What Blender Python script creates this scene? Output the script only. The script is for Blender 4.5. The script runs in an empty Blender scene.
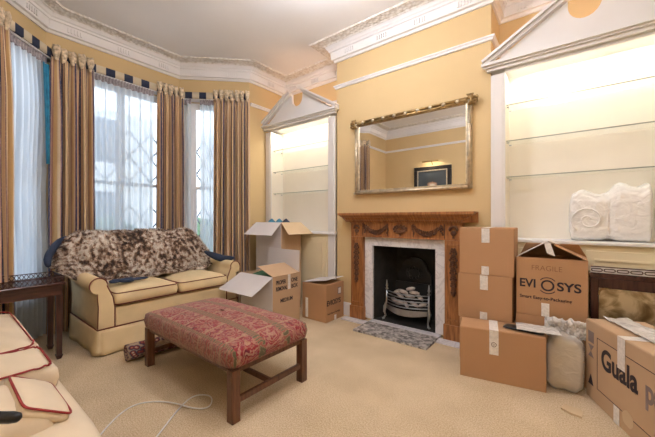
import bpy, bmesh, math, random
from mathutils import Vector, Matrix, noise
random.seed(7)
PI = math.pi; R = math.radians
S = bpy.context.scene; COL = S.collection
# ------------------------------------------------------------------ materials
def _n(nt, t, **kw):
    n = nt.nodes.new(t)
    for k, v in kw.items(): setattr(n, k, v)
    return n
def newmat(name):
    m = bpy.data.materials.new(name); m.use_nodes = True
    nt = m.node_tree; nt.nodes.clear()
    out = _n(nt, 'ShaderNodeOutputMaterial'); return m, nt, out
def ramp(nt, fac, stops, interp='LINEAR'):
    r = _n(nt, 'ShaderNodeValToRGB'); cr = r.color_ramp; cr.interpolation = interp
    while len(cr.elements) < len(stops): cr.elements.new(.5)
    for e, (p, c) in zip(cr.elements, stops): e.position = p; e.color = (*c, 1)
    nt.links.new(fac, r.inputs[0]); return r.outputs[0]
def mixc(nt, a, b, fac, mode='MIX'):
    m = _n(nt, 'ShaderNodeMix', data_type='RGBA', blend_type=mode)
    for sock, v in ((m.inputs[0], fac), (m.inputs[6], a), (m.inputs[7], b)):
        if hasattr(v, 'links'): nt.links.new(v, sock)
        else: sock.default_value = v if isinstance(v, (int, float)) else (*v, 1)
    return m.outputs[2]
def coords(nt, which='Object', scale=(1, 1, 1), rot=(0, 0, 0)):
    t = _n(nt, 'ShaderNodeTexCoord'); mp = _n(nt, 'ShaderNodeMapping')
    mp.inputs['Scale'].default_value = scale; mp.inputs['Rotation'].default_value = rot
    nt.links.new(t.outputs[which], mp.inputs[0]); return mp.outputs[0]
def tex(nt, kind, vec, scale, detail=4, **kw):
    t = _n(nt, 'ShaderNodeTex' + kind, **kw); nt.links.new(vec, t.inputs['Vector'])
    t.inputs['Scale'].default_value = scale
    if kind == 'Noise': t.inputs['Detail'].default_value = detail
    return t
def bsdf(nt, out, color, rough=.6, metal=0, bump=None, bstr=.2, bdist=.01, spec=.4, trans=0, sheen=0):
    b = _n(nt, 'ShaderNodeBsdfPrincipled')
    if hasattr(color, 'links'): nt.links.new(color, b.inputs['Base Color'])
    else: b.inputs['Base Color'].default_value = (*color, 1)
    b.inputs['Roughness'].default_value = rough; b.inputs['Metallic'].default_value = metal
    b.inputs['Specular IOR Level'].default_value = spec
    b.inputs['Transmission Weight'].default_value = trans
    if sheen: b.inputs['Sheen Weight'].default_value = sheen
    if bump is not None:
        bp = _n(nt, 'ShaderNodeBump'); bp.inputs['Strength'].default_value = bstr; bp.inputs['Distance'].default_value = bdist
        nt.links.new(bump, bp.inputs['Height']); nt.links.new(bp.outputs[0], b.inputs['Normal'])
    nt.links.new(b.outputs[0], out.inputs[0]); return b
def simple(name, c, rough=.6, metal=0, var=.12, nscale=8, bstr=.15, spec=.4, bscale=None, stretch=(1, 1, 1), **kw):
    m, nt, out = newmat(name)
    v = coords(nt, 'Object', stretch); n = tex(nt, 'Noise', v, nscale)
    col = ramp(nt, n.outputs[0], [(.3, tuple(x * (1 - var) for x in c)), (.7, tuple(min(1, x * (1 + var * .6)) for x in c))])
    n2 = tex(nt, 'Noise', v, bscale or nscale * 8)
    bsdf(nt, out, col, rough, metal, n2.outputs[0], bstr, .004, spec, **kw); return m

M = {}
M['wall'] = simple('ochre_paint', (.66, .49, .26), .75, var=.04, nscale=2, bstr=.05)
M['white'] = simple('white_paint', (.82, .81, .82), .5, var=.03, nscale=3, bstr=.05)
M['cabinet'] = simple('cabinet_paint', (.76, .74, .73), .45, var=.03, nscale=3, bstr=.05)
M['cream_panel'] = simple('cream_panel_paint', (.80, .70, .48), .5, var=.04, nscale=3, bstr=.05)
M['interior'] = simple('alcove_paint', (.86, .80, .70), .6, var=.03, nscale=3, bstr=.05)
M['ceiling'] = simple('ceiling_paint', (.88, .89, .92), .85, var=.03, nscale=1.5, bstr=.05)
# embossed foliage plaster, crease shade painted into the colour between the bumps
m, nt, out = newmat('embossed_plaster'); v = coords(nt)
vo = tex(nt, 'Voronoi', v, 26); no = tex(nt, 'Noise', v, 18, 5)
col = ramp(nt, vo.outputs[0], [(.0, (.84, .83, .82)), (.5, (.78, .76, .73)), (.8, (.66, .62, .57))])
bsdf(nt, out, col, .7, 0, vo.outputs[0], .6, .02); M['plaster'] = m
# carpet
m, nt, out = newmat('beige_carpet'); v = coords(nt)
a = tex(nt, 'Noise', v, 3, 6); b = tex(nt, 'Noise', v, 130, 6); c3 = tex(nt, 'Voronoi', v, 14)
c1 = ramp(nt, a.outputs[0], [(.3, (.50, .375, .225)), (.7, (.68, .535, .355))])
c2 = mixc(nt, c1, ramp(nt, b.outputs[0], [(.38, (.34, .24, .14)), (.62, (.95, .82, .64))]), .32)
bsdf(nt, out, c2, .95, 0, b.outputs[0], .6, .01, .1); M['carpet'] = m
# wood
def wood(name, c1, c2, rough=.35, axis=(1, 1, 9)):
    m, nt, out = newmat(name); v = coords(nt, 'Object', axis)
    n = tex(nt, 'Noise', v, 6, 8); col = ramp(nt, n.outputs[0], [(.3, c1), (.7, c2)])
    bsdf(nt, out, col, rough, 0, n.outputs[0], .12, .004, .5); return m
M['pine'] = wood('carved_pine', (.20, .07, .022), (.47, .20, .065), .38, (9, 1, 1.5))
M['pine_v'] = wood('carved_pine_upright', (.20, .07, .022), (.47, .20, .065), .38, (9, 9, 1))
M['pine_dark'] = wood('carving_wood', (.07, .025, .012), (.17, .065, .025), .4)
M['mahogany'] = wood('mahogany', (.03, .012, .010), (.085, .03, .02), .25, (8, 8, 1))
M['mahogany_h'] = wood('mahogany_top', (.03, .011, .009), (.10, .034, .022), .2, (8, 1, 8))
M['stoolwood'] = wood('stool_wood', (.07, .025, .012), (.17, .07, .035), .3, (8, 8, 1))
# marble
m, nt, out = newmat('veined_marble'); v = coords(nt)
n = tex(nt, 'Noise', v, 4, 8); n.inputs['Distortion'].default_value = 2.5
col = ramp(nt, n.outputs[0], [(.40, (.76, .74, .76)), (.49, (.62, .60, .63)), (.53, (.76, .74, .76))])
bsdf(nt, out, col, .22); M['marble'] = m
m, nt, out = newmat('sooty_marble'); v = coords(nt)
n = tex(nt, 'Noise', v, 24, 9); n.inputs['Distortion'].default_value = .5
col = ramp(nt, n.outputs[0], [(.38, (.10, .09, .085)), (.50, (.34, .31, .29)), (.66, (.62, .58, .54))])
bsdf(nt, out, col, .35); M['hearth'] = m
M['soot'] = simple('sooty_brick', (.022, .02, .017), .85, var=.4, nscale=9, bstr=.5)
M['iron'] = simple('cast_iron', (.02, .02, .02), .5, .3, nscale=20)
M['steel'] = simple('polished_steel', (.42, .43, .44), .36, 1, nscale=20)
M['coal'] = simple('ash_coal', (.52, .45, .40), .9, var=.6, nscale=14, bstr=.6)
M['gilt'] = simple('antique_gilt', (.42, .29, .13), .38, .85, var=.45, nscale=30, bstr=.5, bscale=60)
M['silvergilt'] = simple('silver_gilt', (.62, .54, .40), .38, .75, var=.25, nscale=25, bstr=.4, bscale=60)
m, nt, out = newmat('mirror_glass'); v = coords(nt); n = tex(nt, 'Noise', v, 2)
bsdf(nt, out, ramp(nt, n.outputs[0], [(.3, (.90, .90, .90)), (.7, (.92, .92, .92))]), .01, 1); M['mirror'] = m
m, nt, out = newmat('antiqued_mirror'); v = coords(nt); n = tex(nt, 'Noise', v, 7, 6); n.inputs['Distortion'].default_value = 1.5
bsdf(nt, out, ramp(nt, n.outputs[0], [(.35, (.16, .11, .05)), (.5, (.34, .26, .14)), (.62, (.60, .50, .32))]), .3, .5); M['oldmirror'] = m
def glassy(name, tint, glossfac, rough=.02):
    m, nt, out = newmat(name); t = _n(nt, 'ShaderNodeBsdfTransparent'); t.inputs[0].default_value = (*tint, 1)
    g = _n(nt, 'ShaderNodeBsdfGlossy'); g.inputs['Roughness'].default_value = rough
    lw = _n(nt, 'ShaderNodeLayerWeight'); lw.inputs[0].default_value = glossfac
    mx = _n(nt, 'ShaderNodeMixShader'); nt.links.new(lw.outputs['Fresnel'], mx.inputs[0])
    nt.links.new(t.outputs[0], mx.inputs[1]); nt.links.new(g.outputs[0], mx.inputs[2]); nt.links.new(mx.outputs[0], out.inputs[0]); return m
M['pane'] = glassy('window_glass', (.96, .98, 1), .25)
def thinglass(name, g_):
    m, nt, out = newmat(name); t = _n(nt, 'ShaderNodeBsdfTransparent'); t.inputs[0].default_value = (.97, .985, .975, 1)
    g = _n(nt, 'ShaderNodeBsdfGlossy'); g.inputs['Roughness'].default_value = .05; mx = _n(nt, 'ShaderNodeMixShader'); mx.inputs[0].default_value = g_
    nt.links.new(t.outputs[0], mx.inputs[1]); nt.links.new(g.outputs[0], mx.inputs[2]); nt.links.new(mx.outputs[0], out.inputs[0]); return m
M['shelfglass'] = thinglass('shelf_glass', .09)
m, nt, out = newmat('glass_edge'); v = coords(nt); n = tex(nt, 'Noise', v, 3)
bsdf(nt, out, ramp(nt, n.outputs[0], [(.3, (.30, .33, .28)), (.7, (.38, .40, .34))]), .15); M['glassedge'] = m
# sheer
m, nt, out = newmat('sheer_voile'); v = coords(nt, 'UV'); w = tex(nt, 'Noise', v, 5, 3)
t = _n(nt, 'ShaderNodeBsdfTransparent'); d = _n(nt, 'ShaderNodeBsdfDiffuse'); tr = _n(nt, 'ShaderNodeBsdfTranslucent')
cc = ramp(nt, w.outputs[0], [(.3, (.74, .81, .88)), (.7, (.84, .89, .94))])
nt.links.new(cc, d.inputs[0]); nt.links.new(cc, tr.inputs[0])
m1 = _n(nt, 'ShaderNodeMixShader'); m1.inputs[0].default_value = .55; nt.links.new(d.outputs[0], m1.inputs[1]); nt.links.new(tr.outputs[0], m1.inputs[2])
m2 = _n(nt, 'ShaderNodeMixShader'); m2.inputs[0].default_value = .80; nt.links.new(t.outputs[0], m2.inputs[1]); nt.links.new(m1.outputs[0], m2.inputs[2])
nt.links.new(m2.outputs[0], out.inputs[0]); M['sheer'] = m
# striped curtain cloth (u = one stripe repeat per unit)
m, nt, out = newmat('striped_brocade'); tcn = _n(nt, 'ShaderNodeTexCoord'); sp = _n(nt, 'ShaderNodeSeparateXYZ'); nt.links.new(tcn.outputs['UV'], sp.inputs[0])
fr = _n(nt, 'ShaderNodeMath', operation='FRACT'); nt.links.new(sp.outputs[0], fr.inputs[0])
st = ramp(nt, fr.outputs[0], [(0, (.64, .42, .20)), (.17, (.42, .22, .18)), (.24, (.74, .57, .35)), (.42, (.22, .13, .13)), (.48, (.58, .38, .22)), (.62, (.035, .045, .11)), (.82, (.42, .23, .20)), (.88, (.72, .57, .38))], 'CONSTANT')
mp = _n(nt, 'ShaderNodeMapping'); mp.inputs['Scale'].default_value = (9, 60, 1); nt.links.new(tcn.outputs['UV'], mp.inputs[0])
ch = tex(nt, 'Voronoi', mp.outputs[0], 1.0)
c2 = mixc(nt, st, (.60, .44, .27), mixc(nt, (0, 0, 0), (.32, .32, .32), ramp(nt, ch.outputs[0], [(.25, (1, 1, 1)), (.4, (0, 0, 0))])))
bsdf(nt, out, c2, .7, 0, ch.outputs[0], .2, .003, .3, sheen=.2); M['curtain'] = m
M['heading'] = simple('curtain_heading', (.70, .57, .41), .8, var=.5, nscale=34)
M['navycloth'] = simple('navy_cloth', (.03, .045, .09), .8, var=.2, nscale=15)
M['creamcloth'] = simple('cream_cloth', (.78, .68, .50), .8, var=.1, nscale=15)
M['taupetape'] = simple('sheer_tape', (.42, .38, .40), .8, var=.3, nscale=40)
M['teal'] = simple('teal_cloth', (.02, .22, .38), .7, var=.3, nscale=20)
# upholstery
M['sofa'] = simple('cream_sofa_cotton', (.78, .62, .37), .85, var=.10, nscale=5, bstr=.25, bscale=180)
M['sofa_pale'] = simple('pale_sofa_cotton', (.74, .62, .46), .85, var=.10, nscale=4, bstr=.25, bscale=180)
M['piping'] = simple('red_piping', (.30, .025, .03), .7, var=.2, nscale=30)
M['darkpiping'] = simple('maroon_piping', (.18, .045, .03), .7, var=.2, nscale=30)
# kilim: bands run along local x, v across
m, nt, out = newmat('kilim_tapestry'); tcn = _n(nt, 'ShaderNodeTexCoord'); sp = _n(nt, 'ShaderNodeSeparateXYZ'); nt.links.new(tcn.outputs['Object'], sp.inputs[0])
def mth(nt, op, a, b=None):
    k = _n(nt, 'ShaderNodeMath', operation=op)
    for i, q in enumerate((a, b)):
        if q is None: continue
        if hasattr(q, 'links'): nt.links.new(q, k.inputs[i])
        else: k.inputs[i].default_value = q
    return k.outputs[0]
yy = mth(nt, 'FRACT', mth(nt, 'MULTIPLY', mth(nt, 'ADD', sp.outputs[1], .33), 1 / .215))
nz = tex(nt, 'Noise', tcn.outputs['Object'], 22, 3)
vm = tex(nt, 'Wave', tcn.outputs['Object'], 5.5, wave_type='RINGS'); vm.inputs['Distortion'].default_value = 16; vm.inputs['Detail'].default_value = 3; vm.inputs['Detail Scale'].default_value = 1.6
red = ramp(nt, nz.outputs[0], [(.30, (.13, .015, .03)), (.44, (.30, .025, .03)), (.56, (.25, .045, .07)), (.66, (.36, .17, .10))])
red = mixc(nt, red, (.45, .29, .20), ramp(nt, vm.outputs[0], [(.10, (.62, .62, .62)), (.30, (0, 0, 0)), (.80, (0, 0, 0)), (.97, (.45, .45, .45))]))
wv = tex(nt, 'Wave', coords(nt, 'Object', (1, 1, 1)), 14); wv.inputs['Distortion'].default_value = 9
olv = ramp(nt, wv.outputs[0], [(.25, (.13, .11, .06)), (.5, (.31, .25, .15)), (.8, (.30, .10, .07))])
band = ramp(nt, yy, [(0, (1, 1, 1)), (.13, (0, 0, 0)), (.87, (1, 1, 1))], 'CONSTANT')
xx = mth(nt, 'FRACT', mth(nt, 'MULTIPLY', sp.outputs[0], 1 / .245)); gap = ramp(nt, xx, [(0, (.8, .8, .8)), (.07, (0, 0, 0))], 'CONSTANT')
red = mixc(nt, red, (.40, .26, .16), gap)
sidef = mth(nt, 'GREATER_THAN', mth(nt, 'ABSOLUTE', sp.outputs[1]), .322)
kc = mixc(nt, mixc(nt, red, olv, band), mixc(nt, olv, red, .55), sidef)
fine = tex(nt, 'Noise', tcn.outputs['Object'], 200, 2)
bsdf(nt, out, mixc(nt, kc, ramp(nt, fine.outputs[0], [(.4, (.3, .3, .3)), (.6, (1, 1, 1))]), .35, 'MULTIPLY'), .85, 0, fine.outputs[0], .4, .003, .2, sheen=.2); M['kilim'] = m
# rolled rug
m, nt, out = newmat('oriental_rug'); v = coords(nt, 'UV', (26, 5, 1)); vo = tex(nt, 'Voronoi', v, 1.6); 
bsdf(nt, out, ramp(nt, vo.outputs['Distance'], [(.1, (.62, .52, .42)), (.3, (.30, .06, .05)), (.5, (.05, .05, .10)), (.7, (.45, .33, .25))]), .95, spec=.1); M['rug'] = m
# fur, colour keyed to where the tuft is rooted (uv)
m, nt, out = newmat('mottled_fleece'); v = coords(nt, 'UV', (1, 1, 1)); n = tex(nt, 'Noise', v, 26, 5); n2 = tex(nt, 'Noise', v, 3.0, 2)
f = mth(nt, 'ADD', mth(nt, 'MULTIPLY', n.outputs[0], .72), mth(nt, 'MULTIPLY', n2.outputs[0], .40))
col = ramp(nt, f, [(.49, (.78, .72, .66)), (.545, (.55, .41, .31)), (.59, (.20, .11, .07)), (.66, (.045, .03, .028))])
bsdf(nt, out, col, .8, spec=.15, sheen=.3); M['fur'] = m
# cardboard
def card(name, c):
    m, nt, out = newmat(name); v = coords(nt, 'Object', (1, 1, 1)); n = tex(nt, 'Noise', v, 3, 4)
    w = tex(nt, 'Wave', v, 70); w.bands_direction = 'X'
    col = ramp(nt, n.outputs[0], [(.3, tuple(x * .92 for x in c)), (.7, c)])
    bsdf(nt, out, col, .8, 0, w.outputs[0], .05, .002, .25); return m
M['card'] = card('brown_cardboard', (.48, .275, .145)); M['card_pale'] = card('pale_cardboard', (.55, .375, .235))
M['card_white'] = card('white_cardboard', (.70, .66, .66)); M['card_in'] = card('cardboard_inside', (.66, .50, .32))
M['tape'] = simple('printed_tape', (.80, .76, .72), .3, var=.15, nscale=60)
M['ink'] = simple('black_ink', (.03, .022, .03), .7); M['greyink'] = simple('grey_ink', (.24, .19, .18), .7)
M['pencil'] = simple('marker_ink', (.22, .11, .05), .8)
# plastic
def plastic(name, c, tfac, rough=.2):
    m, nt, out = newmat(name); v = coords(nt); n = tex(nt, 'Noise', v, 14, 6); n.inputs['Distortion'].default_value = 1
    t = _n(nt, 'ShaderNodeBsdfTransparent'); b = _n(nt, 'ShaderNodeBsdfPrincipled'); b.inputs['Base Color'].default_value = (*c, 1)
    b.inputs['Roughness'].default_value = rough; b.inputs['Subsurface Weight'].default_value = 0
    bp = _n(nt, 'ShaderNodeBump'); bp.inputs['Strength'].default_value = .8; bp.inputs['Distance'].default_value = .02
    nt.links.new(n.outputs[0], bp.inputs['Height']); nt.links.new(bp.outputs[0], b.inputs['Normal'])
    mx = _n(nt, 'ShaderNodeMixShader'); mx.inputs[0].default_value = tfac
    nt.links.new(t.outputs[0], mx.inputs[1]); nt.links.new(b.outputs[0], mx.inputs[2]); nt.links.new(mx.outputs[0], out.inputs[0]); return m
M['wrap'] = plastic('bubble_wrap', (.95, .94, .92), .95, .25); M['poly'] = plastic('clear_polythene', (.88, .86, .83), .34, .10)
M['wrap2'] = plastic('clouded_polythene', (.88, .86, .84), .75, .2)
M['tanlump'] = simple('packed_paper', (.66, .50, .29), .8, var=.35, nscale=10, bstr=.5)
M['black'] = simple('black_plastic', (.015, .017, .02), .35); M['cable'] = simple('white_cable', (.80, .79, .77), .4)
M['green'] = simple('green_cloth', (.05, .14, .07), .8, var=.4); M['bluebox'] = simple('blue_paper', (.06, .24, .38), .6, var=.3)
M['brass'] = simple('brass', (.6, .42, .18), .3, 1); M['frameblack'] = simple('ebonised_frame', (.02, .017, .015), .35)
m, nt, out = newmat('still_life_canvas'); v = coords(nt, 'Object', (1, 1, 1.2)); g = tex(nt, 'Noise', v, 7, 6)
lc = _n(nt, 'ShaderNodeVectorMath', operation='LENGTH'); nt.links.new(v, lc.inputs[0])
ff = mth(nt, 'ADD', lc.outputs['Value'], mth(nt, 'MULTIPLY', g.outputs[0], .12))
bsdf(nt, out, ramp(nt, ff, [(.10, (.70, .62, .50)), (.15, (.40, .24, .16)), (.19, (.05, .06, .07)), (.4, (.07, .085, .10))]), .5); M['canvas'] = m
def emis(name, c, s):
    m, nt, out = newmat(name); e = _n(nt, 'ShaderNodeEmission'); e.inputs[0].default_value = (*c, 1); e.inputs[1].default_value = s
    nt.links.new(e.outputs[0], out.inputs[0]); return m
M['lamp'] = emis('lit_lamp', (1, .9, .72), 12)
M['stucco'] = simple('pale_stucco', (.74, .74, .72), .9, var=.08, nscale=1); M['darkwin'] = simple('dark_window', (.10, .12, .15), .1)
M['leaf'] = simple('leaf', (.10, .16, .09), .8, var=.4, nscale=6); M['paving'] = simple('paving', (.45, .44, .42), .9)
M['lattice'] = simple('painted_steel_lattice', (.10, .11, .14), .5)

# ------------------------------------------------------------------ mesh builder
class MB:
    def __init__(s): s.v = []; s.f = []; s.uv = {}; s.sm = []
    def add(s, vs, fs, smooth=False, uvs=None):
        o = len(s.v); s.v += [tuple(p) for p in vs]
        for i, f in enumerate(fs):
            s.f.append(tuple(o + k for k in f)); s.sm.append(smooth)
        if uvs:
            for i, u in enumerate(uvs): s.uv[o + i] = u
        return s
    def box(s, x0, x1, y0, y1, z0, z1):
        vs = [(x, y, z) for x in (x0, x1) for y in (y0, y1) for z in (z0, z1)]
        return s.add(vs, [(0, 1, 3, 2), (4, 6, 7, 5), (0, 4, 5, 1), (2, 3, 7, 6), (0, 2, 6, 4), (1, 5, 7, 3)])
    def obox(s, mat, sx, sy, sz):       # oriented box, centred
        vs = [mat @ Vector((x * sx / 2, y * sy / 2, z * sz / 2)) for x in (-1, 1) for y in (-1, 1) for z in (-1, 1)]
        return s.add(vs, [(0, 1, 3, 2), (4, 6, 7, 5), (0, 4, 5, 1), (2, 3, 7, 6), (0, 2, 6, 4), (1, 5, 7, 3)])
    def prism(s, pts, a0, a1, axis='y', smooth=False):   # pts in the two other axes
        def P(p, a): return {'x': (a, p[0], p[1]), 'y': (p[0], a, p[1]), 'z': (p[0], p[1], a)}[axis]
        n = len(pts); vs = [P(p, a0) for p in pts] + [P(p, a1) for p in pts]
        fs = [(i, (i + 1) % n, n + (i + 1) % n, n + i) for i in range(n)]
        s.add(vs, fs, smooth); s.add(vs, [tuple(range(n - 1, -1, -1)), tuple(range(n, 2 * n))]); return s
    def slab(s, a, b, c, d, t):   # quad with thickness t (a..d Vectors)
        a, b, c, d = map(Vector, (a, b, c, d)); n = (b - a).cross(d - a).normalized() * t
        vs = [a, b, c, d, a + n, b + n, c + n, d + n]
        return s.add(vs, [(3, 2, 1, 0), (4, 5, 6, 7), (0, 1, 5, 4), (1, 2, 6, 5), (2, 3, 7, 6), (3, 0, 4, 7)])
    def tube(s, pts, r, n=8, closed=False, cap=True):
        pts = [Vector(p) for p in pts]; N = len(pts); rs = r if isinstance(r, (list, tuple)) else [r] * N
        vs = []; up = Vector((0, 0, 1)); prev = None
        for i, p in enumerate(pts):
            if closed: t = pts[(i + 1) % N] - pts[i - 1]
            else: t = pts[min(i + 1, N - 1)] - pts[max(i - 1, 0)]
            if t.length < 1e-9: t = Vector((0, 0, 1))
            t.normalize()
            if prev is None: a = t.cross(up) if abs(t.z) < .95 else t.cross(Vector((1, 0, 0)))
            else: a = prev - t * prev.dot(t)
            a.normalize(); prev = a; b = t.cross(a)
            for k in range(n): vs.append(p + (a * math.cos(2 * PI * k / n) + b * math.sin(2 * PI * k / n)) * rs[i])
        fs = []
        for i in range(N if closed else N - 1):
            for k in range(n):
                j = (i + 1) % N; fs.append((i * n + k, i * n + (k + 1) % n, j * n + (k + 1) % n, j * n + k))
        if not closed and cap: fs += [tuple(range(n - 1, -1, -1)), tuple(range((N - 1) * n, N * n))]
        return s.add(vs, fs, True)
    def lathe(s, prof, cx=0, cy=0, n=20, smooth=True):
        vs = []; m = len(prof)
        for r, z in prof:
            for k in range(n): vs.append((cx + r * math.cos(2 * PI * k / n), cy + r * math.sin(2 * PI * k / n), z))
        fs = [(i * n + k, i * n + (k + 1) % n, (i + 1) * n + (k + 1) % n, (i + 1) * n + k) for i in range(m - 1) for k in range(n)]
        fs += [tuple(range(n - 1, -1, -1)), tuple(range((m - 1) * n, m * n))]
        return s.add(vs, fs, smooth)
    def grid(s, fn, nu, nv, uvf=None, closed_u=False):
        vs = []; uv = []
        for j in range(nv + 1):
            for i in range(nu + (0 if closed_u else 1)):
                a, b = i / nu, j / nv; vs.append(fn(a, b)); uv.append(uvf(a, b) if uvf else (a, b))
        W = nu if closed_u else nu + 1
        fs = [(j * W + i, j * W + (i + 1) % W, (j + 1) * W + (i + 1) % W, (j + 1) * W + i) for j in range(nv) for i in range(nu)]
        return s.add(vs, fs, True, uv)
    def ell(s, c, rx, ry, rz, n=8, m=6):
        return s.lathe_at(c, [(math.sin(PI * i / m), -math.cos(PI * i / m)) for i in range(m + 1)], rx, ry, rz, n)
    def lathe_at(s, c, prof, rx, ry, rz, n):
        vs = []; m = len(prof)
        for r, z in prof:
            r = max(r, .01)
            for k in range(n): vs.append((c[0] + rx * r * math.cos(2 * PI * k / n), c[1] + ry * r * math.sin(2 * PI * k / n), c[2] + rz * z))
        fs = [(i * n + k, i * n + (k + 1) % n, (i + 1) * n + (k + 1) % n, (i + 1) * n + k) for i in range(m - 1) for k in range(n)]
        return s.add(vs, fs, True)
    def cushion(s, c, a, b, h, crown=0., e1=.4, e2=.22, nz=16, n=72, wr=.0, top=None, wf=9, seed=0):   # superellipsoid; h half height
        def sp(x, e): return math.copysign(abs(x) ** e, x)
        def fn(u, v):
            th = 2 * PI * u; ph = PI * (v - .5) * .9999
            x = a * sp(math.cos(ph), e1) * sp(math.cos(th), e2); y = b * sp(math.cos(ph), e1) * sp(math.sin(th), e2); z = h * sp(math.sin(ph), e1)
            w = (1 - (x / a) ** 2) * (1 - (y / b) ** 2)
            z += (crown if z > 0 else -crown * .3) * max(0, w) * (1 if ph > 0 else 1) * min(1, abs(z) / h)
            p = Vector((x + c[0], y + c[1], z + c[2]))
            if wr:
                k = noise.noise(Vector((p.x * wf, p.y * wf, p.z * wf + seed))) + .5 * noise.noise(p * wf * 2.3)
                d = Vector((x / a, y / b, z / h)); p += d.normalized() * wr * k
            return p
        # rings denser: map v so top is subdivided
        def vm(v): return v
        nv = nz
        vs_fn = lambda u, v: fn(u, .5 + .5 * math.copysign(abs(2 * v - 1) ** .75, 2 * v - 1))
        return s.grid(vs_fn, n, nv, closed_u=True)
    def build(s, name, mat, parent=None, loc=None, bevel=0, solid=0, subs=0, autos=False):
        me = bpy.data.meshes.new(name); me.from_pydata(s.v, [], s.f); me.validate(clean_customdata=False)
        if s.uv:
            l = me.uv_layers.new(name='UVMap')
            for lp in me.loops: l.data[lp.index].uv = s.uv.get(lp.vertex_index, (0, 0))
        if len(s.sm) == len(me.polygons): me.polygons.foreach_set('use_smooth', s.sm)
        bm = bmesh.new(); bm.from_mesh(me)
        if not s.uv: bmesh.ops.recalc_face_normals(bm, faces=bm.faces)
        bm.to_mesh(me); bm.free()
        o = bpy.data.objects.new(name, me); COL.objects.link(o)
        me.materials.append(mat)
        if parent: o.parent = parent
        if loc: o.location = loc
        if bevel:
            b = o.modifiers.new('b', 'BEVEL'); b.width = bevel; b.segments = 2; b.limit_method = 'ANGLE'
        if solid:
            b = o.modifiers.new('s', 'SOLIDIFY'); b.thickness = solid; b.offset = 0
        if subs:
            b = o.modifiers.new('ss', 'SUBSURF'); b.levels = b.render_levels = subs
        return o
def thing(name, label, cat, loc=(0, 0, 0), rz=0, group=None):
    o = bpy.data.objects.new(name, None); COL.objects.link(o); o.location = loc; o.rotation_euler = (0, 0, rz)
    o.empty_display_size = .1; return tag(o, label, cat, group)
def tag(o, label, cat, group=None, kind=None):
    o['label'] = label; o['category'] = cat
    if group: o['group'] = group
    if kind: o['kind'] = kind
    return o
def struct(o, label=None, cat=None):
    o['kind'] = 'structure'
    if label: o['label'] = label; o['category'] = cat
    return o
def lettering(txt, size, parent, loc, rot, mat, name='printed_lettering', bold=0, sx=1, align='LEFT', label=None):
    cu = bpy.data.curves.new(name, 'FONT'); cu.body = txt; cu.size = size; cu.extrude = .0006; cu.offset = bold; cu.align_x = align
    t = bpy.data.objects.new('tmp', cu); COL.objects.link(t); dg = bpy.context.evaluated_depsgraph_get()
    me = bpy.data.meshes.new_from_object(t.evaluated_get(dg)); bpy.data.objects.remove(t)
    me.materials.clear(); me.materials.append(mat)
    o = bpy.data.objects.new(name, me); COL.objects.link(o); o.parent = parent; o.location = loc; o.rotation_euler = rot; o.scale = (sx, 1, 1)
    if label: o['label'] = label
    return o
FRONT = (PI / 2, 0, 0); RIGHT = (PI / 2, 0, PI / 2)

# ------------------------------------------------------------------ room shell
ZC = 3.40
XW, YB, XR, YO = -3.70, 3.60, .80, -.78     # window wall, alcove back, right wall, opposite wall
BX0, BX1, YF = -2.355, -.58, 3.20           # chimney breast
P = [(XR, YO), (XR, YB), (BX1, YB), (BX1, YF), (BX0, YF), (BX0, YB), (XW, YB), (XW, 2.86), (-4.40, 2.18), (-4.40, .74), (XW, .04), (XW, YO)]
mb = MB(); mb.prism(P, -.12, 0, 'z'); struct(mb.build('floor', M['carpet']), 'beige wall to wall carpet', 'floor')
mb = MB(); mb.prism(P, ZC, ZC + .12, 'z'); struct(mb.build('ceiling', M['ceiling']), 'white plaster ceiling', 'ceiling')
def wseg(mb, a, b, z0, z1, t=.14, ext=0):
    a = Vector((*a, 0)); b = Vector((*b, 0)); d = (b - a).normalized(); n = Vector((d.y, -d.x, 0)) * t   # outward (right of direction)
    a = a - d * ext; b = b + d * ext
    vs = []
    for z in (z0, z1):
        for p in (a, b, b + n, a + n): vs.append((p.x, p.y, z))
    mb.add(vs, [(3, 2, 1, 0), (4, 5, 6, 7), (0, 1, 5, 4), (1, 2, 6, 5), (2, 3, 7, 6), (3, 0, 4, 7)])
def lerp(a, b, t): return (a[0] + (b[0] - a[0]) * t, a[1] + (b[1] - a[1]) * t)
mb = MB(); wseg(mb, P[0], P[1], 0, ZC); struct(mb.build('wall_right', M['wall']))
mb = MB(); wseg(mb, P[11], P[0], 0, ZC, ext=.14); struct(mb.build('wall_front', M['wall']))
# back wall with the chimney breast and its fire opening
FC = -1.45                                   # fireplace centre
mb = MB(); wseg(mb, P[1], P[2], 0, ZC, ext=.0); wseg(mb, P[5], P[6], 0, ZC)
mb.box(BX1 - .12, BX1, YF, YB + .14, 0, ZC); mb.box(BX0, BX0 + .12, YF, YB + .14, 0, ZC)
mb.box(BX0 + .12, FC - .40, YF, YF + .1, 0, ZC); mb.box(FC + .40, BX1 - .12, YF, YF + .1, 0, ZC); mb.box(FC - .40, FC + .40, YF, YF + .1, .92, ZC)
struct(mb.build('wall_back', M['wall']))
# window wall: straight ends plus bay walls with openings
mb = MB(); wseg(mb, P[6], P[7], 0, ZC); wseg(mb, P[10], P[11], 0, ZC)
bays = [(P[7], P[8]), (P[8], P[9]), (P[9], P[10])]
WZ0, WZ1 = .42, 2.86
for a, b in bays:
    L = math.dist(a, b); e = .13 / L
    wseg(mb, a, b, 0, WZ0); wseg(mb, a, b, WZ1, ZC); wseg(mb, a, lerp(a, b, e), WZ0, WZ1); wseg(mb, lerp(a, b, 1 - e), b, WZ0, WZ1)
struct(mb.build('wall_left', M['wall']))
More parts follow.
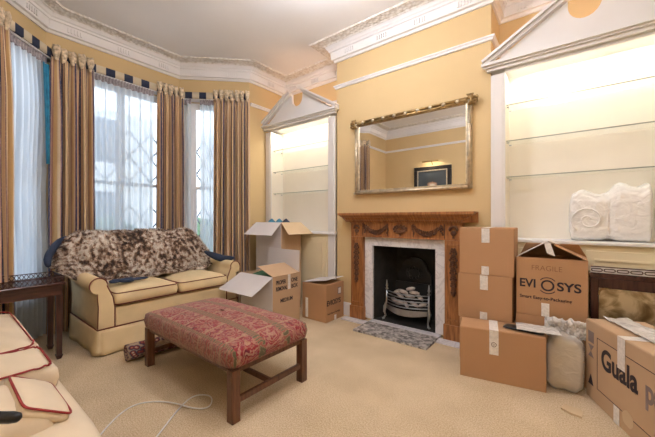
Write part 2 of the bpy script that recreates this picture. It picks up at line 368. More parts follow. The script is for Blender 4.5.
# swept mouldings, mitred
def sweep(name, pts, prof, mat, closed=True, extra=None):
    n = len(pts); V2 = [Vector(p) for p in pts]; offs = []
    for i in range(n):
        if closed or 0 < i < n - 1:
            d0 = (V2[i] - V2[i - 1]).normalized(); d1 = (V2[(i + 1) % n] - V2[i]).normalized()
            n0 = Vector((-d0.y, d0.x)); n1 = Vector((-d1.y, d1.x)); m = (n0 + n1); m.normalize(); m = m / max(.3, m.dot(n0))
        else:
            d = (V2[1] - V2[0]) if i == 0 else (V2[-1] - V2[-2]); d.normalize(); m = Vector((-d.y, d.x))
        offs.append(m)
    mb = MB(); k = len(prof); vs = []
    for p, m in zip(V2, offs):
        for o, z in prof: q = p + m * o; vs.append((q.x, q.y, z))
    fs = []
    for i in range(n if closed else n - 1):
        j = (i + 1) % n
        for a in range(k): b = (a + 1) % k; fs.append((i * k + a, j * k + a, j * k + b, i * k + b))
    if not closed: fs += [tuple(range(k)), tuple(range((n - 1) * k, n * k))[::-1]]
    mb.add(vs, fs)
    if extra: extra(mb)
    return mb.build(name, mat)
def ticks(mb):       # clusters of small reeded blocks along the cornice fascia
    n = len(P)
    for i in range(n):
        a, b = Vector(P[i]), Vector(P[(i + 1) % n]); L = (b - a).length
        if L < .5: continue
        d = (b - a) / L; nn = Vector((-d.y, d.x)); k = max(1, int(L / .42))
        for q in range(k):
            for t in range(-2, 3):
                c = a + d * (L * (q + .5) / k + t * .028) + nn * .063
                M4 = Matrix.Translation((c.x, c.y, 3.265)) @ Matrix.Rotation(math.atan2(d.y, d.x), 4, 'Z')
                mb.obox(M4, .013, .016, .05)
e = .001
o = sweep('trim_1', P, [(-.004, 3.19), (.02, 3.19), (.03, 3.215), (.055, 3.22), (.06, 3.31), (.075, 3.315), (.08, 3.335), (.095, 3.345), (.115, 3.39), (.115, 3.405), (-.004, 3.405)], M['white'], True, ticks); struct(o, 'white plaster cornice', 'cornice')
o = sweep('trim_2', P, [(.116, 3.375), (.125, 3.37), (.135, 3.382), (.235, 3.390), (.245, 3.384), (.255, 3.40), (.255, 3.41), (.116, 3.41)], M['plaster']); struct(o, 'embossed foliage band round the ceiling edge', 'cornice')
RP = [(-.004, 2.85), (.018, 2.853), (.022, 2.87), (.034, 2.88), (.034, 2.892), (-.004, 2.895)]
o = sweep('trim_3', [(XW, .04 - .02), (XW, YO), (XR, YO), (XR, YB), (BX1, YB), (BX1, YF), (BX0, YF), (BX0, YB), (XW, YB), (XW, 2.88)], RP, M['white'], False); struct(o, 'white picture rail', 'picture rail')
BP = [(-.004, 0), (.018, 0), (.018, .13), (.010, .15), (-.004, .155)]
o = sweep('baseboard_back', [(BX1, YF), (FC + .66, YF)], BP, M['white'], False); struct(o)
o = sweep('baseboard_breast', [(FC - .66, YF), (BX0, YF)], BP, M['white'], False); struct(o)
o = sweep('baseboard_left', [(XW, YB - .45), (XW, 2.86), (-4.40, 2.18), (-4.40, .74), (XW, .04), (XW, YO), (XR, YO), (XR, YB - .45)], BP, M['white'], False); struct(o)
# ------------------------------------------------------------------ windows
def window(idx, a, b, nsash):
    L = math.dist(a, b); d = ((b[0] - a[0]) / L, (b[1] - a[1]) / L); ang = math.atan2(d[1], d[0])
    mid = lerp(a, b, .5); w = L - .26; nx, ny = d[1], -d[0]
    o = bpy.data.objects.new('window_%d' % idx, None); COL.objects.link(o); o['kind'] = 'structure'
    o.location = (mid[0] + nx * .06, mid[1] + ny * .06, WZ0); o.rotation_euler = (0, 0, ang)
    H = WZ1 - WZ0; f = MB(); h = w / 2
    f.box(-h, -h + .05, -.04, .04, 0, H); f.box(h - .05, h, -.04, .04, 0, H); f.box(-h + .05, h - .05, -.04, .04, 0, .06); f.box(-h + .05, h - .05, -.04, .04, H - .05, H)
    f.build('window_frame', M['white'], o)
    cols = [(-h + .05 + (w - .1) * i / nsash, -h + .05 + (w - .1) * (i + 1) / nsash) for i in range(nsash)]
    for x0, x1 in cols:
        for z0, z1, y in ((.06, H * .5 + .02, -.012), (H * .5 - .02, H - .05, .018)):
            s = MB(); t = .04
            s.box(x0, x0 + t, y - .013, y + .013, z0, z1); s.box(x1 - t, x1, y - .013, y + .013, z0, z1)
            s.box(x0 + t, x1 - t, y - .013, y + .013, z0, z0 + t); s.box(x0 + t, x1 - t, y - .013, y + .013, z1 - t, z1)
            s.build('sash', M['white'], o)
            g = MB(); g.box(x0 + t, x1 - t, y - .002, y + .002, z0 + t, z1 - t); g.build('pane', M['pane'], o)
    s = MB(); s.box(-h - .02, h + .02, -.16, -.045, -.03, .0); s.build('window_sill', M['white'], o)
    # folding security grille on the room side
    g = thing('security_grille', ['', 'narrow steel diamond security grille behind the rightmost sheer curtain', 'wide steel diamond security grille behind the middle sheer curtain', 'narrow steel diamond security grille behind the leftmost sheer curtain'][idx], 'security grille', o.location, ang)
    r = MB(); yy = -.085
    n = max(4, int(w / .14)); n += n % 2
    xs = [-h + .06 + (w - .12) * i / n for i in range(n + 1)]
    u = MB()
    for x in xs: u.box(x - .005, x + .005, yy - .004, yy + .004, .0, H - .03)
    u.build('upright_bars', M['lattice'], g)
    for zc in (.62, 1.60):
        r = MB()
        for k in (-1, 0):
            z0 = zc + k * .33
            for i in range(0, n, 2):
                for (xa, xb, za, zb) in ((xs[i], xs[i + 1], z0 + .165, z0 + .33), (xs[i], xs[i + 1], z0 + .165, z0), (xs[i + 1], xs[i + 2], z0 + .33, z0 + .165), (xs[i + 1], xs[i + 2], z0, z0 + .165)):
                    r.tube([(xa, yy - .008, za), (xb, yy - .008, zb)], .0095, 6)
        r.build('diamond_lattice', M['lattice'], g)
    q = MB(); q.box(-h + .03, h - .03, yy - .015, yy + .015, H - .05, H - .02); q.build('track', M['lattice'], g); q = MB(); q.box(-h + .03, h - .03, yy - .012, yy + .012, .0, .018); q.build('track', M['lattice'], g)
window(1, *bays[0], 1); window(2, *bays[1], 2); window(3, *bays[2], 1)
# ------------------------------------------------------------------ curtains
def polypt(path, t):
    Ls = [math.dist(path[i], path[i + 1]) for i in range(len(path) - 1)]; T = sum(Ls) * t; 
    for i, l in enumerate(Ls):
        if T <= l + 1e-9 or i == len(Ls) - 1:
            d = Vector((path[i + 1][0] - path[i][0], path[i + 1][1] - path[i][1])) / l
            return Vector(path[i]) + d * T, Vector((-d.y, d.x))
        T -= l
def plen(path): return sum(math.dist(path[i], path[i + 1]) for i in range(len(path) - 1))
def curtain(label, path, folds, seed, lining=None):
    c0 = path[0]; base = thing('curtain', label, 'curtain', (c0[0], c0[1], 0), 0, 'striped curtains hung in the bay window')
    rel = [(p[0] - c0[0], p[1] - c0[1]) for p in path]; rnd = random.Random(seed); phs = [rnd.uniform(-.5, .5) for _ in range(folds + 2)]
    amp = .055
    def fn(a, b):
        z = .015 + (2.87 - .015) * b
        spread = 1 + .10 * (1 - b) ** 2 * 1
        t = .5 + (a - .5) * spread * .985; t = min(max(t, -0.02), 1.02)
        p, n = polypt(rel, min(max(t, 0), 1))
        ph = a * folds * 2 * PI + phs[int(a * folds)] * .5 * (1 - b) * math.sin(a * folds * PI) ** 2
        A = amp * (.45 + .55 * min(1, (1 - b) * 5)) * (1 + .25 * noise.noise(Vector((a * 6, b * 2, seed))))
        o = A * math.sin(ph) + .012 * math.sin(ph * 2.3 + b * 4) * (1 - b)
        q = p + n * o
        return (q.x, q.y, z)
    mb = MB(); mb.grid(fn, folds * 14, 26, lambda a, b: (a * folds * 1.5 + .12 * seed, b * 2.9)); mb.build('drape', M['curtain'], base, solid=.004)
    # hand-gathered goblet pleats
    mb = MB(); npl = folds
    for i in range(npl):
        p, n = polypt(rel, (i + .5) / npl); w = plen(rel) / npl * .47
        prof = [(.35, 2.835), (.55, 2.85), (.50, 2.868), (.62, 2.88), (.95, 2.93), (1.0, 2.955), (.86, 2.985), (.3, 2.975)]
        vs = []; nn = 14; tilt = random.uniform(-.012, .012)
        for r, z in prof:
            for k in range(nn):
                an = 2 * PI * k / nn; rr = r * (1 + .14 * math.sin(4 * an + i))
                vs.append((p.x + n.x * .014 + w * rr * math.cos(an) + tilt * (z - 2.85) * 12, p.y + n.y * .014 + w * rr * math.sin(an), z + .006 * math.sin(3 * an)))
        m_ = len(prof); fs = [(a * nn + k, a * nn + (k + 1) % nn, (a + 1) * nn + (k + 1) % nn, (a + 1) * nn + k) for a in range(m_ - 1) for k in range(nn)]
        fs += [tuple(range((m_ - 1) * nn, m_ * nn))]
        mb.add(vs, fs, True)
    mb.build('pleated_heading', M['heading'], base)
    if lining:
        lr = [(p[0] - c0[0], p[1] - c0[1]) for p in lining]
        mb = MB(); mb.grid(lambda a, b: (lambda q, n: (q.x + n.x * .012 * math.sin(a * 9), q.y + n.y * .012 * math.sin(a * 9), 1.75 + b * 1.0))(*polypt(lr, a * (.4 + .6 * b))), 10, 10); l = mb.build('lining', M['teal'], base, solid=.003); l['label'] = 'teal curtain lining'
    return base
def inner(seg, off):
    a, b = seg; L = math.dist(a, b); d = ((b[0] - a[0]) / L, (b[1] - a[1]) / L); return ((a[0] - d[1] * off, a[1] + d[0] * off), (b[0] - d[1] * off, b[1] + d[0] * off))
A_, B_, C_ = [inner(s, .20) for s in bays]
def on(seg, off, t): q = inner(seg, off); return lerp(q[0], q[1], t)
curtain('striped curtain nearest the alcove with the boxes, right end of the bay', [on(bays[0], .17, -.04), on(bays[0], .17, .47)], 7, 1)
curtain('striped curtain hanging between the middle and right bay windows', [(-4.20, 2.14), (-4.23, 1.80)], 5, 2)
curtain('striped curtain hanging between the left and middle bay windows', [(-4.23, 1.13), (-4.22, .83), (-4.17, .75)], 5, 3, lining=[(-4.16, .73), (-4.10, .67)])
curtain('striped curtain at the left edge of the photo by the dark side table', [on(bays[2], .13, .60), on(bays[2], .13, .98)], 6, 4)
def sheer(label, path, folds, seed, pull=0, zbot=.015):
    c0 = path[0]; base = thing('sheer_curtain', label, 'sheer curtain', (c0[0], c0[1], 0), 0, 'white sheer curtains in the bay')
    rel = [(p[0] - c0[0], p[1] - c0[1]) for p in path]
    def fn(a, b):
        z = zbot + (2.80 - zbot) * b; t = a + pull * (1 - b) ** 1.5 * (1 - a) ** 1
        p, n = polypt(rel, min(max(t, 0), 1)); ph = a * folds * 2 * PI + 1.5 * noise.noise(Vector((a * 5, b * 1.5, seed)))
        o = .034 * math.sin(ph) * (.5 + .5 * (1 - b)) + .03 * noise.noise(Vector((a * 3, b * 3, seed + 4)))
        q = p + n * o; return (q.x, q.y, z)
    mb = MB(); mb.grid(fn, folds * 10, 24, lambda a, b: (a * 4, b * 2)); mb.build('voile', M['sheer'], base)
    def fn2(a, b):
        p, n = polypt(rel, a); q = p + n * (.012 * math.sin(a * folds * 4 * PI)); return (q.x, q.y, 2.795 + b * .075)
    mb = MB(); mb.grid(fn2, folds * 16, 3); mb.build('gathered_header', M['taupetape'], base, solid=.004)
sheer('white sheer curtain at the right of the right bay window, beside the bare grille', [on(bays[0], .10, .46), on(bays[0], .10, .68)], 4, 1)
sheer('narrow white sheer strip at the left of the right bay window', [on(bays[0], .10, .80), on(bays[0], .10, .99)], 2, 5)
sheer('white sheer curtain over the middle bay window', [on(bays[1], .10, .27), on(bays[1], .10, .76)], 11, 2)
sheer('white sheer curtain over the left bay window, pulled aside low down', [on(bays[2], .08, .10), on(bays[2], .08, .66)], 9, 3)
# curtain rail with blue and cream chequered facing
t = thing('curtain_rail', 'chequered navy and cream faced curtain rail round the bay', 'curtain rail', (-4.3, 1.46, 2.88))
m, nt, out = newmat('chequered_braid'); tcn = _n(nt, 'ShaderNodeTexCoord'); spx = _n(nt, 'ShaderNodeSeparateXYZ'); nt.links.new(tcn.outputs['UV'], spx.inputs[0])
bsdf(nt, out, ramp(nt, mth(nt, 'FRACT', spx.outputs[0]), [(0, (.03, .04, .08)), (.5, (.66, .57, .42))], 'CONSTANT'), .8); M['cheq'] = m
mb = MB(); q3 = [inner(sg, .135) for sg in bays]; rp = [q3[0][0], lerp(q3[0][1], q3[1][0], .5), lerp(q3[1][1], q3[2][0], .5), q3[2][1]]; rl = plen(rp)
def facing(a, b): p, n = polypt(rp, a); return (p.x + 4.3, p.y - 1.46, b * .085)
mb.grid(facing, 90, 1, lambda a, b: (a * rl / .19, b)); mb.build('facing', M['cheq'], t, solid=.02)
mb = MB()
for sg in bays:
    q = inner(sg, .105); wseg(mb, (q[0][0] + 4.3, q[0][1] - 1.46), (q[1][0] + 4.3, q[1][1] - 1.46), -.012, .012, .11)
mb.build('rail_board', M['white'], t)
# ------------------------------------------------------------------ display cabinets in the alcoves
def cabinet(label, x0, x1, group):
    cx = (x0 + x1) / 2; h = (x1 - x0) / 2; F = 3.165; t = thing('display_cabinet', label, 'built-in cabinet', (cx, F, 0), 0, group)
    B = .275; PW = .115; OH = h - PW; OT = 2.51; LZ = 1.0
    mb = MB(); mb.box(-h, h, B - .02, B, .0, 2.56); mb.build('back_panel', M['interior'], t)
    for s in (-1, 1):
        mb = MB(); mb.box(min(s * OH, s * (OH + .02)), max(s * OH, s * (OH + .02)), .02, B - .02, LZ, OT); mb.build('side_panel', M['interior'], t)
        mb = MB(); x = sorted((s * OH, s * h)); mb.box(x[0], x[1], 0, .02, 0, OT); mb.box(x[0] + .02, x[1] - .02, -.008, 0, LZ + .06, OT - .06); mb.build('pilaster', M['cabinet'], t, bevel=.003)
    mb = MB(); mb.box(-h, h, .021, B - .02, OT + .03, OT + .045); mb.build('soffit', M['white'], t)
    # pediment with a round notch
    zb, za = 2.54, 3.04; pts = [(-h, zb), (h, zb), (h, zb + .05)]
    sl = lambda x: za - (za - zb - .05) * abs(x) / h
    rn = .105; pts.append((rn, sl(rn))); 
    for k in range(13):
        an = k / 12 * PI; pts.append((rn * math.cos(an), 2.90 - rn * math.sin(an) * 1.15))
    pts += [(-rn, sl(rn)), (-h, zb + .05)]
    mb = MB(); mb.prism(pts, -.005, .035, 'y'); mb.build('pediment', M['cabinet'], t, bevel=.002)
    mb = MB()      # mouldings: base and raking
    for (d, za_, zb_) in ((.035, 2.535, 2.56), (.06, 2.56, 2.575), (.085, 2.575, 2.60)):
        mb.box(-h - d * .75, h + d * .75, -d - .005, -.004, za_, zb_)
    for s in (-1, 1):
        x_a, x_b = s * (h + .06), s * rn; zA, zB = 2.60 + .0, sl(rn)
        L = math.hypot(x_b - x_a, zB - zA); an = math.atan2(zB - zA, x_b - x_a)
        for d, w, off in ((.05, .03, .0), (.08, .022, .026)):
            M4 = Matrix.Translation(((x_a + x_b) / 2, -d / 2 - .004, (zA + zB) / 2 + off)) @ Matrix.Rotation(-an, 4, 'Y'); mb.obox(M4, L, d, w)
    mb.build('pediment_moulding', M['cabinet'], t)
    # lower cupboard
    mb = MB(); mb.box(-h, h, -.03, B - .02, LZ - .005, LZ + .02); mb.build('ledge', M['white'], t, bevel=.004)
    mb = MB(); mb.box(-OH, OH, .004, .03, 0, LZ - .006); mb.build('cupboard_front', M['cream_panel'], t)
    for s in (-1, 1):
        dm = MB(); xa, xb = sorted((s * .008, s * (OH - .02))); dm.box(xa, xb, -.014, .003, .12, LZ - .05); d = dm.build('cupboard_door', M['cream_panel'], t, bevel=.003)
        pm = MB(); 
        for (a, b, c, e2) in ((xa + .05, xb - .05, .18, .195), (xa + .05, xb - .05, LZ - .125, LZ - .11), (xa + .05, xa + .065, .195, LZ - .125), (xb - .065, xb - .05, .195, LZ - .125)): pm.box(a, b, -.024, -.0145, c, e2)
        pm.build('panel_moulding', M['cream_panel'], d)
        k = MB(); k.ell((s * .035, -.032, .62), .012, .012, .012); k.build('knob', M['brass'], d)
    for z in (1.575, 1.90, 2.225):
        g = MB(); g.box(-OH + .002, OH - .002, .05, B - .025, z - .005, z + .005); gs = g.build('glass_shelf', M['shelfglass'], t)
        g = MB(); g.box(-OH + .002, OH - .002, .0475, .0498, z - .0045, z + .0045); g.build('shelf_edge', M['glassedge'], gs)
        g = MB()
        for x in (-OH + .012, OH - .012):
            for y in (.08, B - .06): g.box(x - .01, x + .01, y - .006, y + .006, z - .014, z - .0055)
        g.build('shelf_bracket', M['steel'], gs)
    d = MB(); d.box(-OH, OH, 0, .02, OT, OT + .03); d.build('lintel', M['cabinet'], t)
    d = MB(); d.box(-OH + .03, OH - .03, .024, .044, OT + .012, OT + .029); d.build('strip_light', M['lamp'], t)
    L = bpy.data.lights.new('cabinet_light', 'AREA'); L.shape = 'RECTANGLE'; L.size = 2 * OH - .08; L.size_y = .02; L.energy = CABW; L.color = (1, .90, .74)
    lo = bpy.data.objects.new('strip_lamp', L); COL.objects.link(lo); lo.parent = t; lo.location = (0, .036, OT + .009); lo.rotation_euler = (R(22), 0, 0)
    # uplight resting on the cabinet top
    u = MB(); u.lathe([(.04, 0), (.05, .01), (.06, .05), (.045, .05), (.035, .02)], 0, 0); 
    up = u.build('uplight', M['steel'], None, (cx, F + .16, OT + .047)); tag(up, 'small uplighter hidden on top of the ' + ('right' if cx > -1 else 'left') + ' cabinet', 'lamp')
    L = bpy.data.lights.new('uplight_lamp', 'POINT'); L.energy = UPW; L.color = (1, .62, .40); L.shadow_soft_size = .04
    lo = bpy.data.objects.new('uplight_lamp', L); COL.objects.link(lo); lo.parent = up; lo.location = (0, 0, .09)
CABW, UPW = 3.2, 3.5
cabinet('white pedimented alcove cabinet left of the fireplace, empty glass shelves', XW + .012, BX0 - .004, None)
cabinet('white pedimented alcove cabinet right of the fireplace holding bubble wrapped bundle', BX1 + .004, XR - .05, None)
# ------------------------------------------------------------------ fireplace
t = thing('fireplace', 'carved pine chimneypiece with veined marble slips', 'fireplace', (FC, YF, 0))
mb = MB()
pr = [(-.004, 1.16), (-.10, 1.16), (-.10, 1.175), (-.125, 1.185), (-.135, 1.205), (-.165, 1.222), (-.175, 1.235), (-.185, 1.24), (-.185, 1.265), (-.004, 1.265)]
k = len(pr); vs = []
for sx in (-1, 1):
    for (y, z) in pr: ex = .60 + max(0, -y - .1) * 1.45 + (.04 if y < -.01 else .163); vs.append((sx * (ex if y < -.01 else ex), y, z))
fs = [(a, (a + 1) % k, k + (a + 1) % k, k + a) for a in range(k)] + [tuple(range(k))[::-1], tuple(range(k, 2 * k))]
mb.add(vs, fs)
for i in range(58): x = -.63 + i * 1.26 / 57; mb.box(x - .006, x + .006, -.112, -.1005, 1.163, 1.184)
mb.build('mantel_shelf', M['pine'], t)
mb = MB(); mb.box(-.64, .64, -.075, -.003, .985, 1.16); mb.box(-.645, .645, -.085, -.0752, 1.145, 1.158); mb.box(-.47, .47, -.083, -.0752, .985, .998)
mb.build('frieze', M['pine'], t, bevel=.003)
for s in (-1, 1):
    mb = MB(); x = sorted((s * .47, s * .64)); mb.box(x[0], x[1], -.075, -.003, .16, .984)
    mb.box(x[0] + .012, x[0] + .026, -.084, -.0755, .20, .95); mb.box(x[1] - .026, x[1] - .012, -.084, -.0755, .20, .95); mb.box(x[0] + .026, x[1] - .026, -.084, -.0755, .20, .214); mb.box(x[0] + .026, x[1] - .026, -.084, -.0755, .936, .95)
    mb.build('pilaster', M['pine_v'], t, bevel=.002)
    mb = MB(); mb.box(x[0] - .01, x[1] + .01, -.09, -.003, 0, .16); mb.build('plinth', M['pine_v'], t, bevel=.005)
    # drops of leaves down each leg, rosette urn at the head
    mb = MB(); cx = s * .555
    for i in range(22):
        z = .90 - i * .021; w = .036 * (1 - abs(i - 6) / 26)
        for q in (-1, 1): mb.ell((cx + q * w * (.4 + .5 * ((i * 7) % 3) / 2), -.085, z), .012, .014, .014, 7, 5)
        mb.ell((cx, -.09, z - .01), .009, .014, .012, 6, 5)
    mb.build('carved_drop', M['pine_dark'], t)
    mb = MB(); mb.lathe_at((cx, -.078, 1.05), [(.4, -1), (.3, -.8), (.2, -.6), (.7, -.2), (.9, .2), (.5, .5), (.55, .7)], .035, .02, .045, 12)
    for i in range(8): an = PI * i / 7; mb.ell((cx + .035 * math.cos(an), -.084, 1.09 + .028 * math.sin(an)), .014, .012, .014, 6, 5)
    mb.build('carved_urn', M['pine_dark'], t)
mb = MB(); mb.lathe_at((0, -.078, 1.05), [(.4, -1), (.3, -.8), (.2, -.6), (.7, -.2), (1, .2), (.6, .5), (.65, .7)], .045, .02, .045, 14)
for i in range(22): an = 2 * PI * i / 22; mb.ell((.07 * math.cos(an) * (1 if i % 2 else .6), -.084, 1.085 + .04 * math.sin(an) * (1 if i % 2 else .6)), .018, .013, .014, 6, 5)
mb.build('carved_urn', M['pine_dark'], t)
for s in (-1, 1):
    mb = MB()
    for i in range(26):
        u = i / 25; x = s * (.15 + .29 * u); z = 1.115 - .075 * math.sin(PI * u)
        th = .010 + .008 * math.sin(PI * u)
        for q in range(3): mb.ell((x + random.uniform(-.01, .01), -.084, z + (q - 1) * th * 1.1), .011, .014, .011, 6, 5)
    for x in (.145, .445):
        for i in range(6): mb.ell((s * x + random.uniform(-.012, .012), -.082, 1.12 - i * .016), .011, .012, .012, 6, 5)
    mb.build('carved_swag', M['pine_dark'], t)
for x in (-.15, .15, -.47, .47): mb = MB(); mb.box(x - .005, x + .005, -.084, -.0753, 1.0, 1.143); mb.build('frieze_bead', M['pine_dark'], t)
mb = MB(); mb.box(-.469, -.365, -.035, -.003, .03, .984); mb.box(.365, .469, -.035, -.003, .03, .984); mb.box(-.365, .365, -.035, -.003, .885, .984); mb.build('marble_slip', M['marble'], t, bevel=.002)
mb = MB(); mb.box(-.364, .364, -.012, .36, 0.002, .03); mb.box(-.40, -.364, 0, .36, 0.002, .93); mb.box(.364, .40, 0, .36, 0.002, .93); mb.box(-.40, .40, .34, .38, .03, .93); mb.box(-.364, .364, 0, .34, .91, .93)
mb.add([(-.364, .34, .03), (-.364, 0, .03), (-.364, 0, .91), (-.364, .34, .91), (-.24, .34, .03), (-.24, .34, .91)], [(0, 1, 4), (3, 5, 2), (1, 2, 5, 4)])
mb.add([(.364, .34, .03), (.364, 0, .03), (.364, 0, .91), (.364, .34, .91), (.24, .34, .03), (.24, .34, .91)], [(0, 4, 1), (3, 2, 5), (1, 4, 5, 2)])
mb.build('firebox', M['soot'], t)
pts = [(-.20, .10), (.20, .10), (.20, .55)]
for i in range(11): an = i / 10 * PI; pts.append((.15 * math.cos(an), .62 + .12 * math.sin(an)))
pts.append((-.20, .55)); mb = MB(); mb.prism(pts, .30, .325, 'y')
for i in range(12): an = i / 12 * 2 * PI; mb.ell((.08 * math.cos(an), .298, .56 + .06 * math.sin(an)), .02, .01, .02)
mb.build('fireback', M['iron'], t)
h = MB(); h.box(-.40, .40, -.43, -.10, 0, .022); tag(h.build('hearth_slab', M['hearth'], None, (FC + .02, YF, 0), bevel=.004), 'sooty speckled marble hearth slab in front of the grate', 'hearth')
mb = MB(); mb.box(-.72, -.405, -.20, -.095, 0, .016); mb.box(.405, .72, -.20, -.095, 0, .016); mb.box(-.40, .40, -.098, -.014, 0, .024)
tag(mb.build('hearth_surround', M['marble'], None, (FC + .02, YF, 0)), 'pale marble margin strip beneath the wooden chimneypiece', 'hearth')
# grate
t = thing('fire_grate', 'polished steel serpentine dog grate in the fireplace', 'fire grate', (FC, YF + .10, .03))
def bow(x): return -.10 * math.cos(x / .25 * PI / 2)
mb = MB()
for z in (.19, .225, .26, .295, .33): mb.tube([(x, bow(x), z) for x in [(-.25 + .5 * i / 16) for i in range(17)]], .006, 6)
mb.build('front_bars', M['steel'], t)
mb = MB()
xs = [(-.25 + .5 * i / 20) for i in range(21)]
vs = [(x, bow(x) - .004, .165) for x in xs] + [(x, bow(x) - .004, .12 - .025 * math.cos(x / .25 * PI / 2)) for x in xs]
mb.add(vs, [(i, i + 1, 22 + i, 21 + i) for i in range(20)]); mb.build('fret_apron', M['steel'], t, solid=.008)
for s in (-1, 1):
    mb = MB(); mb.tube([(s * .25, 0, .34), (s * .25, -.005, .20), (s * .265, -.02, .14), (s * .262, -.04, .09), (s * .25, -.03, .045), (s * .262, -.05, .012), (s * .28, -.06, .006)], [.010, .012, .022, .016, .010, .012, .014], 8); mb.build('leg', M['steel'], t)
    mb = MB(); mb.lathe([(.010, .335), (.018, .35), (.008, .365), (.016, .385), (.010, .41), (.004, .45)], s * .25, 0, 12); mb.build('finial', M['steel'], t)
    mb = MB(); mb.tube([(s * .17, .16, .0), (s * .17, .16, .2)], .01, 6); mb.build('leg', M['iron'], t)
mb = MB(); mb.box(-.22, .22, -.02, .17, .15, .165); mb.box(-.22, .22, .165, .18, .165, .42); mb.build('basket_bed', M['iron'], t)
rr = random.Random(3)
spots = [(-.16, .03, .22), (-.08, -.01, .21), (.0, -.03, .21), (.09, -.01, .22), (.17, .03, .22), (-.12, .08, .27), (0, .08, .28), (.12, .08, .28), (-.06, .04, .33), (.07, .04, .335), (.0, .10, .36), (-.16, .1, .31)]
nm = ['pale ash covered log %s in the grate' % q for q in ('lying at the far left', 'left of centre low down', 'at the front middle', 'right of centre low down', 'lying at the far right', 'tucked behind on the left', 'tucked behind in the middle', 'tucked behind on the right', 'resting on top towards the left', 'resting on top towards the right', 'topmost at the back', 'at the rear left')]
for (x, y, z), lb in zip(spots, nm):
    mb = MB(); an = rr.uniform(-1, 1); dx, dz = math.cos(an) * .055, math.sin(an) * .035; pts = []
    mb.tube([(-dx, 0, -dz), (-dx * .4, rr.uniform(-.008, .008), -dz * .4), (dx * .4, rr.uniform(-.008, .008), dz * .4), (dx, 0, dz)], [.014, .022, .021, .012], 7)
    tag(mb.build('fire_log', M['coal'], None, (FC + x, YF + .10 + y, .03 + z)), lb, 'log', 'ash logs in the grate')
# ------------------------------------------------------------------ mirror
t = thing('wall_mirror', 'wide gilt framed overmantel mirror with balls along the top', 'mirror', (-1.395, YF, 1.49))
W, H = .655, .86
mb = MB(); mb.box(-W + .03, W - .03, -.035, -.01, .035, H - .045); g = mb.build('mirror_glass', M['mirror'], t)
g.rotation_euler = (R(0), 0, 0)
mb = MB(); mb.box(-W + .03, W - .03, -.012, -.002, .02, H - .03); mb.build('backing', M['iron'], t)
for s in (-1, 1):
    mb = MB(); x = sorted((s * W, s * (W - .05))); mb.box(x[0], x[1], -.05, -.005, .03, H - .04); mb.tube([(s * (W - .018), -.05, .0), (s * (W - .018), -.05, H - .02)], .016, 10)
    for i in range(9): mb.ell((s * (W - .018), -.052, .08 + i * .09), .019, .019, .006)
    mb.build('side_rail', M['silvergilt'], t)
mb = MB(); mb.box(-W, W, -.05, -.005, .0, .045); mb.tube([(-W - .01, -.05, .012), (W + .01, -.05, .012)], .014, 10); mb.build('bottom_rail', M['silvergilt'], t)
mb = MB(); mb.box(-W, W, -.05, -.005, H - .05, H - .015); 
for zz, rr_ in ((H - .005, .014), (H - .035, .012)): mb.tube([(-W - .045, -.052, zz), (W + .045, -.052, zz)], rr_, 10)
mb.build('top_rail', M['gilt'], t)
for i in range(9): mb = MB(); mb.ell((-W + .12 + i * (2 * W - .24) / 8, -.066, H - .02), .020, .018, .020, 12, 8); mb.build('gilt_ball', M['silvergilt'], t)
for s in (-1, 1):
    mb = MB()
    for q in range(5): mb.tube([(s * (W + .0) - .035 + q * .014, -.066, H + .03), (s * (W + .0) + .035 - q * .014, -.07, H - .075)], .008, 6)
    mb.ell((s * (W + .05), -.055, H - .005), .014, .014, .02); mb.ell((s * (W + .05), -.055, H - .04), .012, .012, .018)
    for q in range(6): mb.ell((s * (W - .05 - q * .018), -.062, H - .02), .012, .012, .02)
    mb.build('corner_binding', M['gilt'], t)
# picture on the wall behind the camera (seen in the mirror)
t = thing('framed_painting', 'dark still life in a black frame on the wall facing the mirror', 'painting', (-2.50, YO, 1.95))
mb = MB()
for a, b, c, d in ((-.43, .43, .36, .45), (-.43, .43, -.45, -.36), (-.43, -.34, -.36, .36), (.34, .43, -.36, .36)): mb.box(a, b, .003, .045, c, d)
mb.build('frame', M['frameblack'], t, bevel=.01)
mb = MB()
for a, b, c, d in ((-.345, .345, .34, .365), (-.345, .345, -.365, -.34), (-.345, -.32, -.34, .34), (.32, .345, -.34, .34)): mb.box(a, b, .0455, .052, c, d)
mb.build('inner_slip', M['silvergilt'], t)
mb = MB(); mb.box(-.34, .34, .004, .03, -.36, .36); mb.build('canvas', M['canvas'], t)
t = thing('picture_light', 'brass picture light above the dark still life', 'lamp', (-2.50, YO, 2.46))
mb = MB(); mb.tube([(0, .003, -.02), (0, .08, .05), (0, .16, .04)], .007, 8); mb.build('arm', M['brass'], t)
mb = MB(); mb.tube([(-.18, .16, .04), (.18, .16, .04)], .018, 10); mb.build('shade', M['brass'], t)
L = bpy.data.lights.new('picture_lamp', 'AREA'); L.shape = 'RECTANGLE'; L.size = .34; L.size_y = .02; L.energy = 1.6; L.color = (1, .85, .62)
lo = bpy.data.objects.new('picture_lamp', L); COL.objects.link(lo); lo.parent = t; lo.location = (0, .155, .018); lo.rotation_euler = (R(-25), 0, 0)
